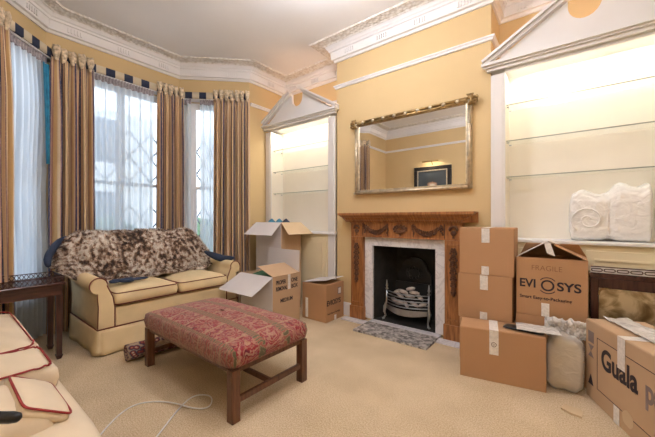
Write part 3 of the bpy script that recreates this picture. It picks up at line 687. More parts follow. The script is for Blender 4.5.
# ------------------------------------------------------------------ far loveseat (front faces +x)
def ringpts(a, b, e, z, c=(0, 0), n=64, zf=None):
    out = []
    for i in range(n):
        th = 2 * PI * i / n; x = a * math.copysign(abs(math.cos(th)) ** e, math.cos(th)); y = b * math.copysign(abs(math.sin(th)) ** e, math.sin(th)); out.append((c[0] + x, c[1] + y, z + (zf(x, y) if zf else 0)))
    return out
t = thing('loveseat', 'cream two seat sofa with skirt and maroon piping in front of the bay', 'sofa', (-3.62, 1.59, 0))
HW = .705
mb = MB(); mb.box(-.40, .40, -HW + .131, HW - .131, .10, .40); mb.build('base', M['sofa'], t, bevel=.02)
def skirt(a, b):
    loop = [(-.41, -HW - .01), (.425, -HW - .01), (.425, HW + .01), (-.41, HW + .01)]
    Ls = [.835, 2 * HW + .02, .835]; T = a * sum(Ls)
    acc = 0
    for i in range(3):
        if T <= acc + Ls[i] + 1e-9:
            u = (T - acc) / Ls[i]; p = lerp(loop[i], loop[i + 1], u); n = [(0, -1), (1, 0), (0, 1)][i]; break
        acc += Ls[i]
    dcor = min(abs(T - Ls[0]), abs(T - Ls[0] - Ls[1]), abs(T - Ls[0] - Ls[1] / 2)); pleat = .035 * math.exp(-(dcor / .03) ** 2)
    o = (1 - b) * (.012 + .008 * math.sin(T * 17) + .02 * noise.noise(Vector((T * 3, 0, 0)))) - pleat * (1 - b * .6)
    return (p[0] + n[0] * o, p[1] + n[1] * o, .012 + b * .225)
mb = MB(); mb.grid(skirt, 150, 6); mb.build('skirt', M['sofa'], t, solid=.008)
mb = MB(); mb.tube([(-.41, -HW - .012, .238), (.43, -HW - .012, .238), (.43, HW + .012, .238), (-.41, HW + .012, .238)], .006, 6); mb.build('skirt_piping', M['darkpiping'], t)
for s in (-1, 1):
    prof = []
    cy, cz, r = .075 + 0.0, .60, .085           # y outward from inner face
    # inner face straight up, scroll over the top outwards, back in and down
    prof = [(.0, .10), (.0, .40), (.015, .50), (.045, .57), (.062, .61)]
    cy, cz, r = .122, .614, .066
    for k in range(15): an = R(165) - k / 14 * R(250); prof.append((cy + r * math.cos(an), cz + r * math.sin(an)))
    prof += [(.128, .50), (.122, .42), (.125, .32), (.13, .10)]
    y0 = HW - .13
    pts = [(s * (y0 + y), z) for y, z in prof]
    mb = MB(); n = len(pts); vs = []; xs = [-.44, -.30, -.1, .15, .34, .385, .40]
    for x in xs:
        k = 1 if x < .36 else (.985 if x < .39 else .93)
        cyy = sum(p[0] for p in pts) / n; czz = .45
        for (y, z) in pts:
            lift = .05 * (max(0, -x) / .44) ** 1.5 if z > .5 else 0
            vs.append((x, cyy + (y - cyy) * k, czz + (z - czz) * k + lift))
    fs = [(i * n + a, i * n + (a + 1) % n, (i + 1) * n + (a + 1) % n, (i + 1) * n + a) for i in range(len(xs) - 1) for a in range(n)] + [tuple(range(n))[::-1], tuple(range((len(xs) - 1) * n, len(xs) * n))]
    mb.add(vs, fs, True); arm = mb.build('arm', M['sofa'], t)
    arm.data.polygons[len(fs) - 1].use_smooth = False
    mb = MB(); mb.tube([(.392, y * 1.0, z) for y, z in pts[0:]], .006, 6); mb.build('arm_piping', M['darkpiping'], arm)
# back
mb = MB(); mb.cushion((-.34, 0, .66), .13, HW - .03, .32, .02, .45, .3, 16, 64, .006); mb.build('back', M['sofa'], t)
for s in (-1, 1):
    c = (.10, s * .292, .475); a, b, hh = .325, .290, .072
    mb = MB(); mb.cushion(c, a, b, hh, .035, .45, .14, 16, 72, .006, seed=s * 3); cu = mb.build('seat_cushion', M['sofa'], t)
    for z in (.05, -.05):
        mb = MB(); mb.tube(ringpts(a * .975, b * .975, .14, c[2] + z, c), .0055, 6, True); mb.build('cushion_piping', M['darkpiping'], cu)
# fleece: a hide draped along the sofa back, built of a skin plus rooted tufts
HX, HY0, HY1 = -3.62, .70, 2.34
prof = [(-.52, .62), (-.50, .80), (-.44, 1.0), (-.34, 1.065), (-.24, 1.05), (-.13, .93), (-.06, .76), (.0, .63), (.06, .585)]
def hide(a, b):      # a along y, b across (0 behind .. 1 seat)
    y = HY0 + (HY1 - HY0) * a
    k = b * (len(prof) - 1); i = min(int(k), len(prof) - 2); f = k - i
    x = prof[i][0] * (1 - f) + prof[i + 1][0] * f; z = prof[i][1] * (1 - f) + prof[i + 1][1] * f
    end = min(a / .16, (1 - a) / .22, 1); end = math.sin(max(0, end) * PI / 2)
    zlow = .80 if a < .5 else .66
    if a < .5: ztop = .60 + (z - .60) * (.35 + .65 * end) + (.12) * (1 - end)
    else: ztop = .58 + (z - .58) * (.12 + .88 * end) + .06 * (1 - end)
    x = -.28 + (x + .28) * (.55 + .45 * end)
    lump = .035 * noise.noise(Vector((y * 4, b * 3, 0))) + .02 * noise.noise(Vector((y * 9, b * 6, 3)))
    if .25 < a < .8 and b > .6: ztop += .0
    rag = .05 * noise.noise(Vector((y * 5, 9, 0))) * (b - .5) * 2 * (1 if b > .7 else 0)
    return Vector((HX + x + lump * .7 + rag, y, ztop + lump))
t = thing('sheepskin_rug', 'brown and cream mottled sheepskin draped over the sofa back', 'sheepskin', (-3.9, 1.5, 1.0))
Lc = Vector(t.location)
mb = MB(); mb.grid(lambda a, b: hide(a, b) - Lc, 60, 24, lambda a, b: (a * 1.7, b * .95)); mb.build('hide', M['fur'], t, solid=.012)
mb = MB(); rr = random.Random(5)
for i in range(34000):
    a = rr.random(); b = rr.random() ** .85; p = hide(a, b); da = hide(min(a + .004, 1), b) - hide(max(a - .004, 0), b); db = hide(a, min(b + .01, 1)) - hide(a, max(b - .01, 0))
    n = da.cross(db); 
    if n.length < 1e-9: continue
    n.normalize()
    if n.dot(p - Vector((HX - .30, p.y, .72))) < 0: n = -n
    clump = Vector((noise.noise(p * 22), noise.noise(p * 22 + Vector((7, 0, 0))), noise.noise(p * 22 + Vector((0, 7, 0))))) * 1.3
    dr = (n + clump + Vector((rr.uniform(-.5, .5), rr.uniform(-.5, .5), rr.uniform(-.6, .3)))).normalized(); L_ = rr.uniform(.022, .045)
    sd = dr.cross(Vector((rr.uniform(-1, 1), rr.uniform(-1, 1), rr.uniform(-1, 1)))).normalized() * .0028
    mid = p + dr * L_ * .55; tip = p + dr * L_ * .9 + Vector((0, 0, -.3)) * L_
    u = (a * 1.7, b * .95)
    mb.add([p - sd - Lc, p + sd - Lc, mid + sd * .7 - Lc, mid - sd * .7 - Lc, tip - Lc], [(0, 1, 2, 3), (3, 2, 4)], True, [u] * 5)
f = mb.build('fleece', M['fur'], t); f['kind'] = 'stuff'
# navy blanket ends poking out under the sheepskin
def blob(name, pts, rads, mat, lb, cat, n=10, flat=.6, group=None):
    c0 = Vector(pts[0]); mb = MB(); mb.tube([Vector(p) - c0 for p in pts], rads, n)
    o = mb.build(name, mat, None, c0, subs=1); return tag(o, lb, cat, group)
blob('rolled_blanket', [(-3.95, .84, 1.02), (-3.90, .76, .99), (-3.84, .69, .90), (-3.80, .65, .82), (-3.76, .66, .745)], [.015, .03, .035, .035, .02], M['navycloth'], 'navy blanket roll sticking out at the left end of the sheepskin', 'blanket')
blob('woollen_scarf', [(-3.56, 2.06, .80), (-3.50, 2.16, .74), (-3.48, 2.24, .70), (-3.45, 2.34, .68), (-3.40, 2.40, .70)], [.015, .045, .05, .045, .015], M['navycloth'], 'dark navy bundle at the right arm of the cream loveseat', 'blanket')
mb = MB(); mb.cushion((0, 0, 0), .055, .07, .02, .004, .8, .8, 8, 20, .004); mb.cushion((-.03, -.08, -.002), .04, .06, .016, .004, .8, .8, 8, 20, .004); mb.cushion((.02, .10, .0), .022, .09, .012, .002, .8, .8, 8, 20)
tag(mb.build('sunglasses_case', M['navycloth'], None, (-3.40, 1.17, .602)), 'small navy cloth item lying on the left seat cushion', 'cloth')
# ------------------------------------------------------------------ side table
t = thing('side_table', 'dark mahogany side table with pierced gallery, left of the loveseat', 'side table', (-3.61, .49, 0))
X0, X1, Y0, Y1 = -.19, .19, -.22, .21
mb = MB(); mb.box(X0 - .01, X1 + .01, Y0 - .01, Y1 + .01, .635, .655); mb.build('tabletop', M['mahogany_h'], t, bevel=.004)
mb = MB(); mb.box(X0 + .01, X1 - .01, Y0 + .01, Y1 - .01, .545, .634); mb.build('apron', M['mahogany_h'], t, bevel=.002)
for x in (X0 + .03, X1 - .03):
    for y in (Y0 + .03, Y1 - .03):
        mb = MB(); vs = []
        for z, w in ((0, .014), (.035, .024), (.04, .019), (.20, .020), (.546, .024)): vs += [(x - w, y - w, z), (x + w, y - w, z), (x + w, y + w, z), (x - w, y + w, z)]
        fs = [(4 * i + k, 4 * i + (k + 1) % 4, 4 * i + 4 + (k + 1) % 4, 4 * i + 4 + k) for i in range(4) for k in range(4)] + [(3, 2, 1, 0), (16, 17, 18, 19)]
        mb.add(vs, fs); mb.build('leg', M['mahogany'], t)
def fret(name, a, b):
    mb = MB(); L = math.dist(a, b); n = int(L / .03); zb, zt = .656, .705
    V = lambda u, z: (a[0] + (b[0] - a[0]) * u, a[1] + (b[1] - a[1]) * u, z)
    mb.tube([V(0, zt), V(1, zt)], .004, 6); mb.tube([V(0, zb + .003), V(1, zb + .003)], .0035, 6)
    for i in range(n):
        mb.tube([V(i / n, zb), V((i + 1) / n, zt)], .0028, 5); mb.tube([V((i + 1) / n, zb), V(i / n, zt)], .0028, 5)
    mb.build(name, M['mahogany'], t)
fret('gallery', (X0, Y0), (X1, Y0)); fret('gallery', (X1, Y0), (X1, Y1)); fret('gallery', (X1, Y1), (X0, Y1)); fret('gallery', (X0, Y1), (X0, Y0))
# ------------------------------------------------------------------ near sofa along the front wall (front faces +y)
t = thing('sofa', 'pale cream sofa with bright red piping in the lower left corner', 'sofa', (-2.2, -.20, 0))
mb = MB(); mb.cushion((0.02, .02, .235), 1.12, .575, .22, .0, .25, .16, 14, 96, .008, wf=5); mb.build('base', M['sofa_pale'], t)
mb = MB(); mb.cushion((-.05, -.36, .60), 1.0, .16, .26, .02, .4, .15, 14, 80, .008); mb.build('back', M['sofa_pale'], t)
def ssc(cx, cy, a, b, z, hh, seed):
    mb = MB(); mb.cushion((cx, cy, z), a, b, hh, .05, .42, .14, 26, 130, .014, wf=8, seed=seed); cu = mb.build('seat_cushion', M['sofa_pale'], t)
    mb = MB(); pts = ringpts(a * .955, b * .93, .13, z + hh * .80 + .012, (cx, cy), 90)
    pts = [(p[0] + .006 * noise.noise(Vector((i * .4, seed, 0))), p[1] + .006 * noise.noise(Vector((seed, i * .4, 0))), p[2] + .006 * noise.noise(Vector((i * .3, 0, seed)))) for i, p in enumerate(pts)]
    mb.tube(pts, .0042, 6, True); mb.build('cushion_piping', M['piping'], cu)
ssc(-.46, .20, .495, .36, .475, .07, 1); ssc(.20, .20, .17, .36, .475, .07, 6)
def sarm(cx, a):
    mb = MB(); mb.cushion((cx, .04, .40), a, .46, .15, .02, .5, .2, 18, 70, .008); arm = mb.build('arm', M['sofa_pale'], t)
    mb = MB(); mb.cushion((0, 0, 0), a * .95, .085, .03, .008, .6, .2, 10, 60, .005); pn = mb.build('arm_front_panel', M['sofa_pale'], arm, (cx, .45, .495)); pn.rotation_euler = (R(-33), 0, 0)
    mb = MB(); pts = ringpts(a * .92, .080, .2, .018, (0, 0), 60); pts = [tuple(Matrix.Rotation(R(-33), 3, 'X') @ Vector(p) + Vector((cx, .45, .495))) for p in pts]
    mb.tube(pts, .0042, 6, True); mb.build('arm_piping', M['piping'], arm)
sarm(.555, .19); sarm(-1.0, .12)
mb = MB(); mb.tube([(.80, .575, .36), (.92, .57, .40), (1.0, .53, .432), (1.05, .44, .436), (1.06, .3, .436), (1.06, .0, .436)], .004, 6); mb.build('base_piping', M['piping'], t)
mb = MB(); mb.tube([(-.24, -.19, 0), (-.16, -.125, 0), (-.02, -.015, 0), (-.006, -.004, 0), (0, 0, 0)], [.014, .016, .016, .013, .006], 14)
tag(mb.build('umbrella_handle', M['black'], None, (-1.235, .155, .632)), 'black rounded handle lying on the arm of the near sofa', 'handle')
# ------------------------------------------------------------------ footstool
t = thing('footstool', 'large rectangular footstool in red kilim on dark square legs', 'footstool', (-2.14, 1.395, 0))
mb = MB(); mb.cushion((0, 0, .375), .62, .345, .075, .035, .38, .13, 18, 120, .003); mb.build('upholstered_seat', M['kilim'], t)
mb = MB(); mb.box(-.585, .585, -.31, .31, .285, .315); mb.build('seat_rail', M['stoolwood'], t)
for x in (-1, 1):
    for y in (-1, 1):
        mb = MB(); a, b = x * .572, y * .295; mb.box(a - .028, a + .028, b - .028, b + .028, 0, .31); 
        mb.box(a - .022, a + .022, b - .0295, b + .0295, .02, .29); mb.build('leg', M['stoolwood'], t, bevel=.002)
for x in (-1, 1):
    mb = MB(); mb.box(x * .572 - .012, x * .572 + .012, -.266, .266, .10, .135); mb.build('stretcher', M['stoolwood'], t, bevel=.002)
mb = MB(); mb.box(-.559, .559, -.012, .012, .10, .132); mb.build('stretcher', M['stoolwood'], t, bevel=.002)
# rolled rug
mb = MB(); sp = []
N = 110
for i in range(N + 1): an = i / N * 2 * PI * 4.2; r = .012 + .060 * i / N; sp.append((r * math.cos(an), r * math.sin(an)))
mb.grid(lambda a, b: (sp[min(int(a * N + .5), N)][0], b * .46, sp[min(int(a * N + .5), N)][1] + .073), N, 10, lambda a, b: (a * 1.4, b * 1.3))
o = mb.build('rolled_rug', M['rug'], None, (-2.93, 1.00, 0.004), solid=.008); o.rotation_euler = (0, 0, R(-6)); tag(o, 'rolled up patterned rug on the carpet between loveseat and footstool', 'rug')
# cable
cp = [(-2.0, .45), (-2.005, .544), (-2.08, .60), (-2.192, .733), (-2.205, .824), (-2.129, .91), (-2.011, .965), (-1.863, 1.0), (-1.80, 1.06), (-1.812, 1.106), (-1.883, 1.157), (-1.942, 1.151), (-2.003, 1.10), (-1.982, 1.025), (-1.90, .90), (-1.777, .759), (-1.66, .58), (-1.60, .45)]
cu = bpy.data.curves.new('c', 'CURVE'); cu.dimensions = '3D'; s_ = cu.splines.new('NURBS'); s_.points.add(len(cp) - 1); s_.use_endpoint_u = True; s_.order_u = 4
for i, p in enumerate(cp): s_.points[i].co = (p[0] + 1.9, p[1] - .9, .005 + (.008 if i in (6, 7) else 0), 1)
cu.bevel_depth = .0042; cu.bevel_resolution = 2; to = bpy.data.objects.new('tmp', cu); COL.objects.link(to)
me = bpy.data.meshes.new_from_object(to.evaluated_get(bpy.context.evaluated_depsgraph_get())); bpy.data.objects.remove(to); me.materials.clear(); me.materials.append(M['cable'])
o = bpy.data.objects.new('cable', me); COL.objects.link(o); o.location = (-1.9, .9, 0); tag(o, 'thin white cable looping over the carpet before the footstool', 'cable')
# ------------------------------------------------------------------ cartons
def carton(name, label, loc, w, d, h, rz=0, mat='card', opened=False, group=None, cat='box'):
    t = thing(name, label, cat, loc, rz, group); a, b = w / 2, d / 2
    if not opened:
        mb = MB(); mb.box(-a, a, -b, b, 0, h); mb.build('body', M[mat], t, bevel=.004)
        mb = MB(); mb.box(-a + .004, a - .004, -b + .004, -.0015, h + .0003, h + .003); mb.build('flap', M[mat], t)
        mb = MB(); mb.box(-a + .004, a - .004, .0015, b - .004, h + .0003, h + .003); mb.build('flap', M[mat], t)
    else:
        mb = MB(); k = .004
        mb.box(-a, a, -b, b, 0, k); mb.box(-a, a, -b, -b + k, k, h); mb.box(-a, a, b - k, b, k, h); mb.box(-a, -a + k, -b + k, b - k, k, h); mb.box(a - k, a, -b + k, b - k, k, h)
        mb.build('body', M[mat], t)
    return t
def flap(t, p0, p1, out, up, L, mat='card_pale', skew=0, name='flap'):
    p0 = Vector(p0); p1 = Vector(p1); d = Vector(out) * math.cos(up) * L + Vector((0, 0, math.sin(up) * L)); e = (p1 - p0).normalized() * skew
    mb = MB(); mb.slab(p0, p1, p1 + d - e, p0 + d + e, .004); return mb.build(name, M[mat], t)
def tape(t, x0, x1, y0, y1, z0, z1): mb = MB(); mb.box(x0, x1, y0, y1, z0, z1); return mb.build('packing_tape', M['tape'], t)
def symbol(t, polys, loc, rot, mat='ink', name='printed_symbol'):
    mb = MB()
    for pts in polys: mb.prism(pts, 0, .0008, 'z')
    o = mb.build(name, M[mat], t, loc); o.rotation_euler = rot; return o
# stack of three by the mantel
g = 'plain brown cartons stacked against the chimneypiece'
zs = [0, .355, .735]; hs = [.35, .375, .385]; lb = ['brown carton at the bottom of the stack by the fireplace', 'brown taped carton in the middle of the stack by the fireplace', 'brown taped carton topmost of the stack by the fireplace']
for i in range(3):
    dx = [0.0, -.01, .0][i]; t = carton('cardboard_box', lb[i], (-.555 + dx, 2.955, zs[i]), .405, .27, hs[i], R([0, 0, 1][i]), 'card', False, g)
    tape(t, -.03, .03, -.1385, -.1362, hs[i] - .12, hs[i] - .002); tape(t, -.03, .03, -.1385, .1385, hs[i] + .0032, hs[i] + .0038)
    if i: tape(t, -.03, .025, -.1385, -.1362, .002, .07)
# plain carton under the printed one
t = carton('cardboard_box', 'low brown carton beneath the EVIOSYS box', (-.12, 2.985, 0), .44, .26, .455, 0, 'card'); tape(t, -.035, .02, -.1325, -.1305, .33, .452)
# EVIOSYS carton, open tented top
W, D, Hh = .435, .26, .44; t = carton('cardboard_box', 'brown EVIOSYS carton marked FRAGILE with tented open flaps', (-.12, 2.985, .46), W, D, Hh, 0, 'card', True)
lettering('EVI', .088, t, (-.198, -D / 2 - .001, .212), FRONT, M['ink'], bold=.0022, sx=.93); lettering('SYS', .088, t, (.040, -D / 2 - .001, .206), FRONT, M['ink'], bold=.0022, sx=1.06)
mb = MB()
def ring(mb, cx, cz, r0, r1, a0, a1, n=28):
    vs = []
    for i in range(n + 1):
        an = a0 + (a1 - a0) * i / n
        for r in (r0, r1): vs.append((cx + r * math.cos(an), -.0005, cz + r * math.sin(an)))
    mb.add(vs, [(2 * i, 2 * i + 1, 2 * i + 3, 2 * i + 2) for i in range(n)])
ring(mb, 0, 0, .030, .042, 0, 2 * PI); ring(mb, 0, 0, .056, .062, R(40), R(140)); ring(mb, 0, 0, .056, .062, R(220), R(320)); mb.build('round_logo', M['ink'], t, (-.016, -D / 2 - .0006, .235), solid=.0008)
lettering('Smart Easy-to-Packaging', .033, t, (-.195, -D / 2 - .001, .125), FRONT, M['ink'], bold=.0006, sx=1.0)
lettering('FRAGILE', .055, t, (-.12, -D / 2 - .001, .345), FRONT, M['pencil'], 'handwriting', bold=-.0008, sx=.95)
flap(t, (-W / 2, -D / 2, Hh), (-W / 2, D / 2, Hh), (1, 0, 0), R(33), .24, 'card_white'); flap(t, (W / 2, D / 2, Hh), (W / 2, -D / 2, Hh), (-1, 0, 0), R(28), .22, 'card')
flap(t, (W / 2, D / 2 - .004, Hh), (-W / 2, D / 2 - .004, Hh), (0, -1, 0), R(45), .14, 'card', .05)
tape(t, -.055, -.005, -D / 2 - .0022, -D / 2 - .0003, .0, .10)
mb = MB(); mb.slab((-.05, -.11, Hh + .125), (-.012, -.12, Hh + .128), (.06, -.05, Hh + .10), (-.01, .0, Hh + .135), .002); mb.slab((-.04, -.125, Hh + .12), (.0, -.125, Hh + .12), (.03, -.135, Hh + .02), (-.02, -.135, Hh + .04), .002); mb.build('packing_tape', M['tape'], t)
# carton lying in front
lx = .547; ax = math.atan2(2.605 - 2.498, -.13 + .667)
c = Vector((-.3985, 2.5515)) + Vector((-math.sin(ax), math.cos(ax))) * .125
t = carton('cardboard_box', 'plain brown carton on the carpet in front of the stacks', (c.x, c.y, 0), lx, .25, .375, ax, 'card')
tape(t, -.075, -.015, -.1275, -.1256, .20, .376); tape(t, -.075, -.015, -.1275, .126, .3785, .3795)
mb = MB()
mb_ = MB(); ring(mb_, 0, 0, .013, .018, 0, 2 * PI, 20); ring(mb_, 0, 0, .004, .007, 0, 2 * PI, 12); mb_.build('round_logo', M['greyink'], t, (-.045, -.1279, .275), solid=.0006)
def sheetmesh(name, c, w, d, rz, amp, mat, lb, cat, n=34, seed=0, thick=.003, zf=None):
    mb = MB(); mb.grid(lambda a, b: ((a - .5) * w, (b - .5) * d, (zf((a - .5) * w, (b - .5) * d) if zf else 0) + amp * (1 + noise.noise(Vector((a * w * 14, b * d * 14, seed))) + .6 * noise.noise(Vector((a * w * 34, b * d * 34, seed))))), n, n)
    o = mb.build(name, mat, None, c, solid=thick); o.rotation_euler = (0, 0, rz); return tag(o, lb, cat)
mb = MB(); mb.cushion((0, 0, .007), .13, .055, .006, .002, .5, .3, 8, 40, .001); o = mb.build('padded_envelope', M['black'], None, (-.27, 2.68, .381)); o.rotation_euler = (0, 0, R(-4)); tag(o, 'thin black edged packet on top of the front carton', 'packet')
sheetmesh('plastic_sheet', (-.19, 2.70, .398), .26, .17, .15, .006, M['wrap2'], 'crumpled clear plastic sheet on top of the front carton', 'plastic sheet', seed=3)
# plastic bag of packing between the cartons
t = thing('plastic_bag', 'clear plastic bag stuffed with tan packing between two cartons', 'bag', (-.03, 2.765, 0), R(-3))
mb = MB(); mb.cushion((0, 0, .17), .100, .080, .160, .02, .5, .4, 18, 48, .012, wf=16); mb.build('packing_paper', M['tanlump'], t)
mb = MB(); mb.cushion((0, 0, .19), .110, .092, .183, .02, .4, .3, 26, 80, .012, wf=18); mb.build('polythene_skin', M['poly'], t)
mb = MB(); mb.grid(lambda a, b: ((a - .5) * (.22 + .02 * b), .01 + .045 * noise.noise(Vector((a * 9, b * 3, 1))) + .02 * noise.noise(Vector((a * 25, b * 9, 1))) + (a - .5) * .02, .355 + (.13 + .02 * noise.noise(Vector((a * 7, 5, 2)))) * b), 60, 20); mb.build('bag_neck', M['wrap2'], t, solid=.003)
# Gualapack carton
rz = R(-66.5); L_, Wd, Hg = .76, .33, .515; u = Vector((math.cos(rz), math.sin(rz))); nrm = Vector((-u.y, u.x))
c = Vector((.083, 2.767)) + u * (L_ / 2) + nrm * (Wd / 2)
t = carton('cardboard_box', 'large printed carton with Guala lettering at the lower right', (c.x, c.y, 0), L_, Wd, Hg, rz, 'card_pale')
FX, FY = -L_ / 2, -Wd / 2
lettering('Guala', .172, t, (FX + .175, FY - .001, .265), FRONT, M['ink'], bold=.005, sx=.81); lettering('pack', .172, t, (FX + .55, FY - .001, .265), FRONT, M['greyink'], bold=.005, sx=.72)
mb = MB()
for x0, x1, z0, z1 in ((.13, .134, .10, .43), (.13, .72, .427, .431), (.13, .72, .10, .104)): mb.box(FX + x0, FX + x1, FY - .0010, FY - .0002, z0, z1)
mb.build('printed_border', M['ink'], t)
symbol(t, [[(0, 0), (.065, 0), (.065, .075), (0, .075)], [(0, -.095), (.065, -.095), (.032, -.055)], [(0, -.015), (.065, -.015), (.032, -.055)]], (FX + .03, FY - .0003, .375), FRONT, 'greyink')
symbol(t, [[(0, 0), (.06, 0), (.03, .07)]], (FX + .03, FY - .0003, .095), FRONT, 'ink')
tape(t, .335 + FX, .40 + FX, FY - .0032, FY - .0022, .335, .516); tape(t, .335 + FX, .40 + FX, FY - .003, Wd / 2, Hg + .0032, Hg + .0046)
tape(t, .30 + FX, .35 + FX, FY - .0032, FY - .0014, .0, .10)
mb = MB(); pts = []
for i in range(18): an = 2 * PI * i / 18; r = .045 * (1 + .25 * noise.noise(Vector((an * 1.2, 3, 0)))); pts.append((r * math.cos(an), r * math.sin(an)))
symbol(t, [pts], (FX + .42, FY - .0004, .085), FRONT, 'card_in', 'torn_patch')
o = sheetmesh('bubble_wrap', (.33, 2.62, Hg + .008), .14, .46, R(24), .010, M['wrap2'], 'crumpled bubble wrap strip lying on the large printed carton', 'bubble wrap', seed=8)
# small scrap
mb = MB(); mb.prism([(-.05, 0), (-.03, .055), (.045, .05), (.06, .02), (.055, -.04), (.0, -.03)], 0, .012, 'z'); tag(mb.build('cardboard_scrap', M['card_in'], None, (0, 2.44, .001), bevel=.002), 'torn cardboard scrap on the carpet before the cartons', 'scrap')
# ------------------------------------------------------------------ low mahogany cabinet with antiqued door
t = thing('side_cabinet', 'dark wood side cabinet with pierced gallery and mottled glass door', 'cabinet', (.43, 3.05, 0))
a, b = .315, .070
mb = MB(); mb.box(-a, a, -b + .01, b, .0, .77); mb.build('carcass', M['mahogany'], t, bevel=.003)
mb = MB(); mb.box(-a - .01, a + .01, -b - .005, b + .005, .771, .80); mb.build('top', M['mahogany_h'], t, bevel=.004)
mb = MB()
for x in (-a + .0, a - .045): mb.box(x, x + .045, -b - .004, -b + .0098, .02, .77)
mb.box(-a + .046, a - .046, -b - .004, -b + .0098, .70, .77); mb.box(-a + .046, a - .046, -b - .004, -b + .0098, .02, .09); fr_ = mb.build('door_frame', M['mahogany'], t, bevel=.003)
mb = MB(); mb.box(-a + .047, a - .047, -b + .002, -b + .0096, .091, .699); mb.build('mottled_glass', M['oldmirror'], t)
mb = MB()
for x, s in ((-a + .046, 1), (a - .046, -1)):
    for i in range(7): an = i / 6 * PI / 2; mb.ell((x + s * .045 * (1 - math.sin(an)) , -b - .0, .70 - .045 * (1 - math.cos(an))), .008, .005, .008)
mb.build('corner_bead', M['gilt'], t)
mb = MB(); mb.box(-a, a, -b - .002, -b + .004, .802, .855); mb.build('gallery_board', M['white'], t)
mb = MB()
for i in range(9):
    x = -a + .035 + i * .069; n = 16
    mb.tube([(x + .030 * math.cos(2 * PI * k / n), -b - .005, .828 + .013 * math.sin(2 * PI * k / n) * (1 + .3 * math.cos(4 * PI * k / n))) for k in range(n)], .0035, 5, True)
mb.tube([(-a, -b - .004, .852), (a, -b - .004, .852)], .004, 5); mb.tube([(-a, -b - .004, .804), (a, -b - .004, .804)], .004, 5); mb.build('pierced_fret', M['mahogany'], t)
mb = MB(); mb.cushion((0, 0, .02), .10, .05, .018, .004, .6, .5, 10, 40, .010, wf=20); tag(mb.build('plastic_scrap', M['wrap'], None, (.50, 3.06, .803)), 'small crumpled white plastic on top of the dark side cabinet', 'plastic')
# bubble wrapped bundle on the right ledge
t = thing('wrapped_bundle', 'white bubble wrapped bundle tied in the middle on the right cabinet ledge', 'bundle', (.235, 3.36, 1.021))
def bundle(a, b):
    x = -.25 + .50 * a; an = 2 * PI * b; pinch = 1 - .10 * math.exp(-((x + .0) / .035) ** 2); endr = min(1, min(a, 1 - a) / .05) ** .35 if 0 < a < 1 else .02
    hz = .195 + .025 / (1 + math.exp(-x * 30)) + .01 * math.sin(x * 30); hy = .145
    e = .5; cy = math.copysign(abs(math.cos(an)) ** e, math.cos(an)); cz = math.copysign(abs(math.sin(an)) ** e, math.sin(an))
    k = pinch * endr * (1 + .055 * noise.noise(Vector((x * 9, cy * 3, cz * 3))) + .04 * noise.noise(Vector((x * 6, an * 5, 0))) + .03 * noise.noise(Vector((x * 30, an * 6, 3))))
    z = hz + hz * cz * k
    return (x, hy * cy * k, max(z, .003))
mb = MB(); mb.grid(bundle, 90, 90); mb.build('bubble_wrap', M['wrap'], t)
mb = MB(); mb.tube([(0.004 * math.cos(k), .128 * math.copysign(abs(math.cos(2 * PI * k / 30)) ** .5, math.cos(2 * PI * k / 30)), max(.012, .20 + .178 * math.copysign(abs(math.sin(2 * PI * k / 30)) ** .5, math.sin(2 * PI * k / 30)))) for k in range(30)], .007, 6, True); mb.build('tie', M['tape'], t)
# swirl of wrap end on the near face
mb = MB()
pts = [(-.125 + (.01 + .0045 * k) * math.cos(k * .45), -.150, .17 + (.01 + .0045 * k) * math.sin(k * .45)) for k in range(24)]; mb.tube(pts, .006, 6); mb.build('wrap_fold', M['wrap'], t)
# ------------------------------------------------------------------ cartons by the left alcove
W, D, Hh = .37, .35, .43
t = carton('cardboard_box', 'small EVIOSYS carton on the carpet by the fireplace', (-2.385, 2.955, 0), W, D, Hh, 0, 'card')
flap(t, (-W / 2, -D / 2, Hh + .004), (-W / 2, D / 2, Hh + .004), (1, 0, 0), R(9), .37, 'card_white', name='loose_flap')
lettering('EVIOSYS', .082, t, (W / 2 + .001, -.165, .19), RIGHT, M['ink'], bold=.0022, sx=.90)
symbol(t, [[(0, 0), (.07, 0), (.07, .085), (0, .085)]], (W / 2 + .0002, .05, .29), RIGHT, 'greyink'); mb = MB(); mb.box(W / 2 + .0012, W / 2 + .002, .06, .11, .30, .365); mb.build('paper_label', M['tape'], t)
lettering('Smart Easy-to-Packaging', .03, t, (W / 2 + .001, -.152, .085), RIGHT, M['ink'], sx=.85)
tape(t, -.13, -.09, -D / 2 - .002, -D / 2 - .0003, .02, .25); tape(t, W / 2 + .0003, W / 2 + .002, -.02, .02, .0, .06)
W, D, Hh = .56, .42, .565
t = carton('cardboard_box', 'open removal carton marked MEDIUM standing in front of the taller box', (-2.80, 2.47, 0), W, D, Hh, 0, 'card_pale', True)
lettering('PROPER', .062, t, (W / 2 + .001, -.165, .475), RIGHT, M['ink'], bold=.002, sx=.68); lettering('ONE', .062, t, (W / 2 + .001, .07, .475), RIGHT, M['ink'], bold=.002, sx=.8)
lettering('REMOVAL', .062, t, (W / 2 + .001, -.165, .405), RIGHT, M['ink'], bold=.002, sx=.62); lettering('BOX', .062, t, (W / 2 + .001, .07, .405), RIGHT, M['ink'], bold=.002, sx=.8)
lettering('MEDIUM', .060, t, (W / 2 + .001, -.10, .27), RIGHT, M['ink'], bold=.0015, sx=.85)
tape(t, W / 2 + .0018, W / 2 + .0032, .015, .055, .40, Hh)
flap(t, (-W / 2, -D / 2, Hh), (W / 2, -D / 2, Hh), (-.25, -1, 0), R(-34), .30, 'card_white', -.02); flap(t, (W / 2, -D / 2, Hh), (W / 2, D / 2, Hh), (-1, 0, 0), R(20), .27, 'card_pale')
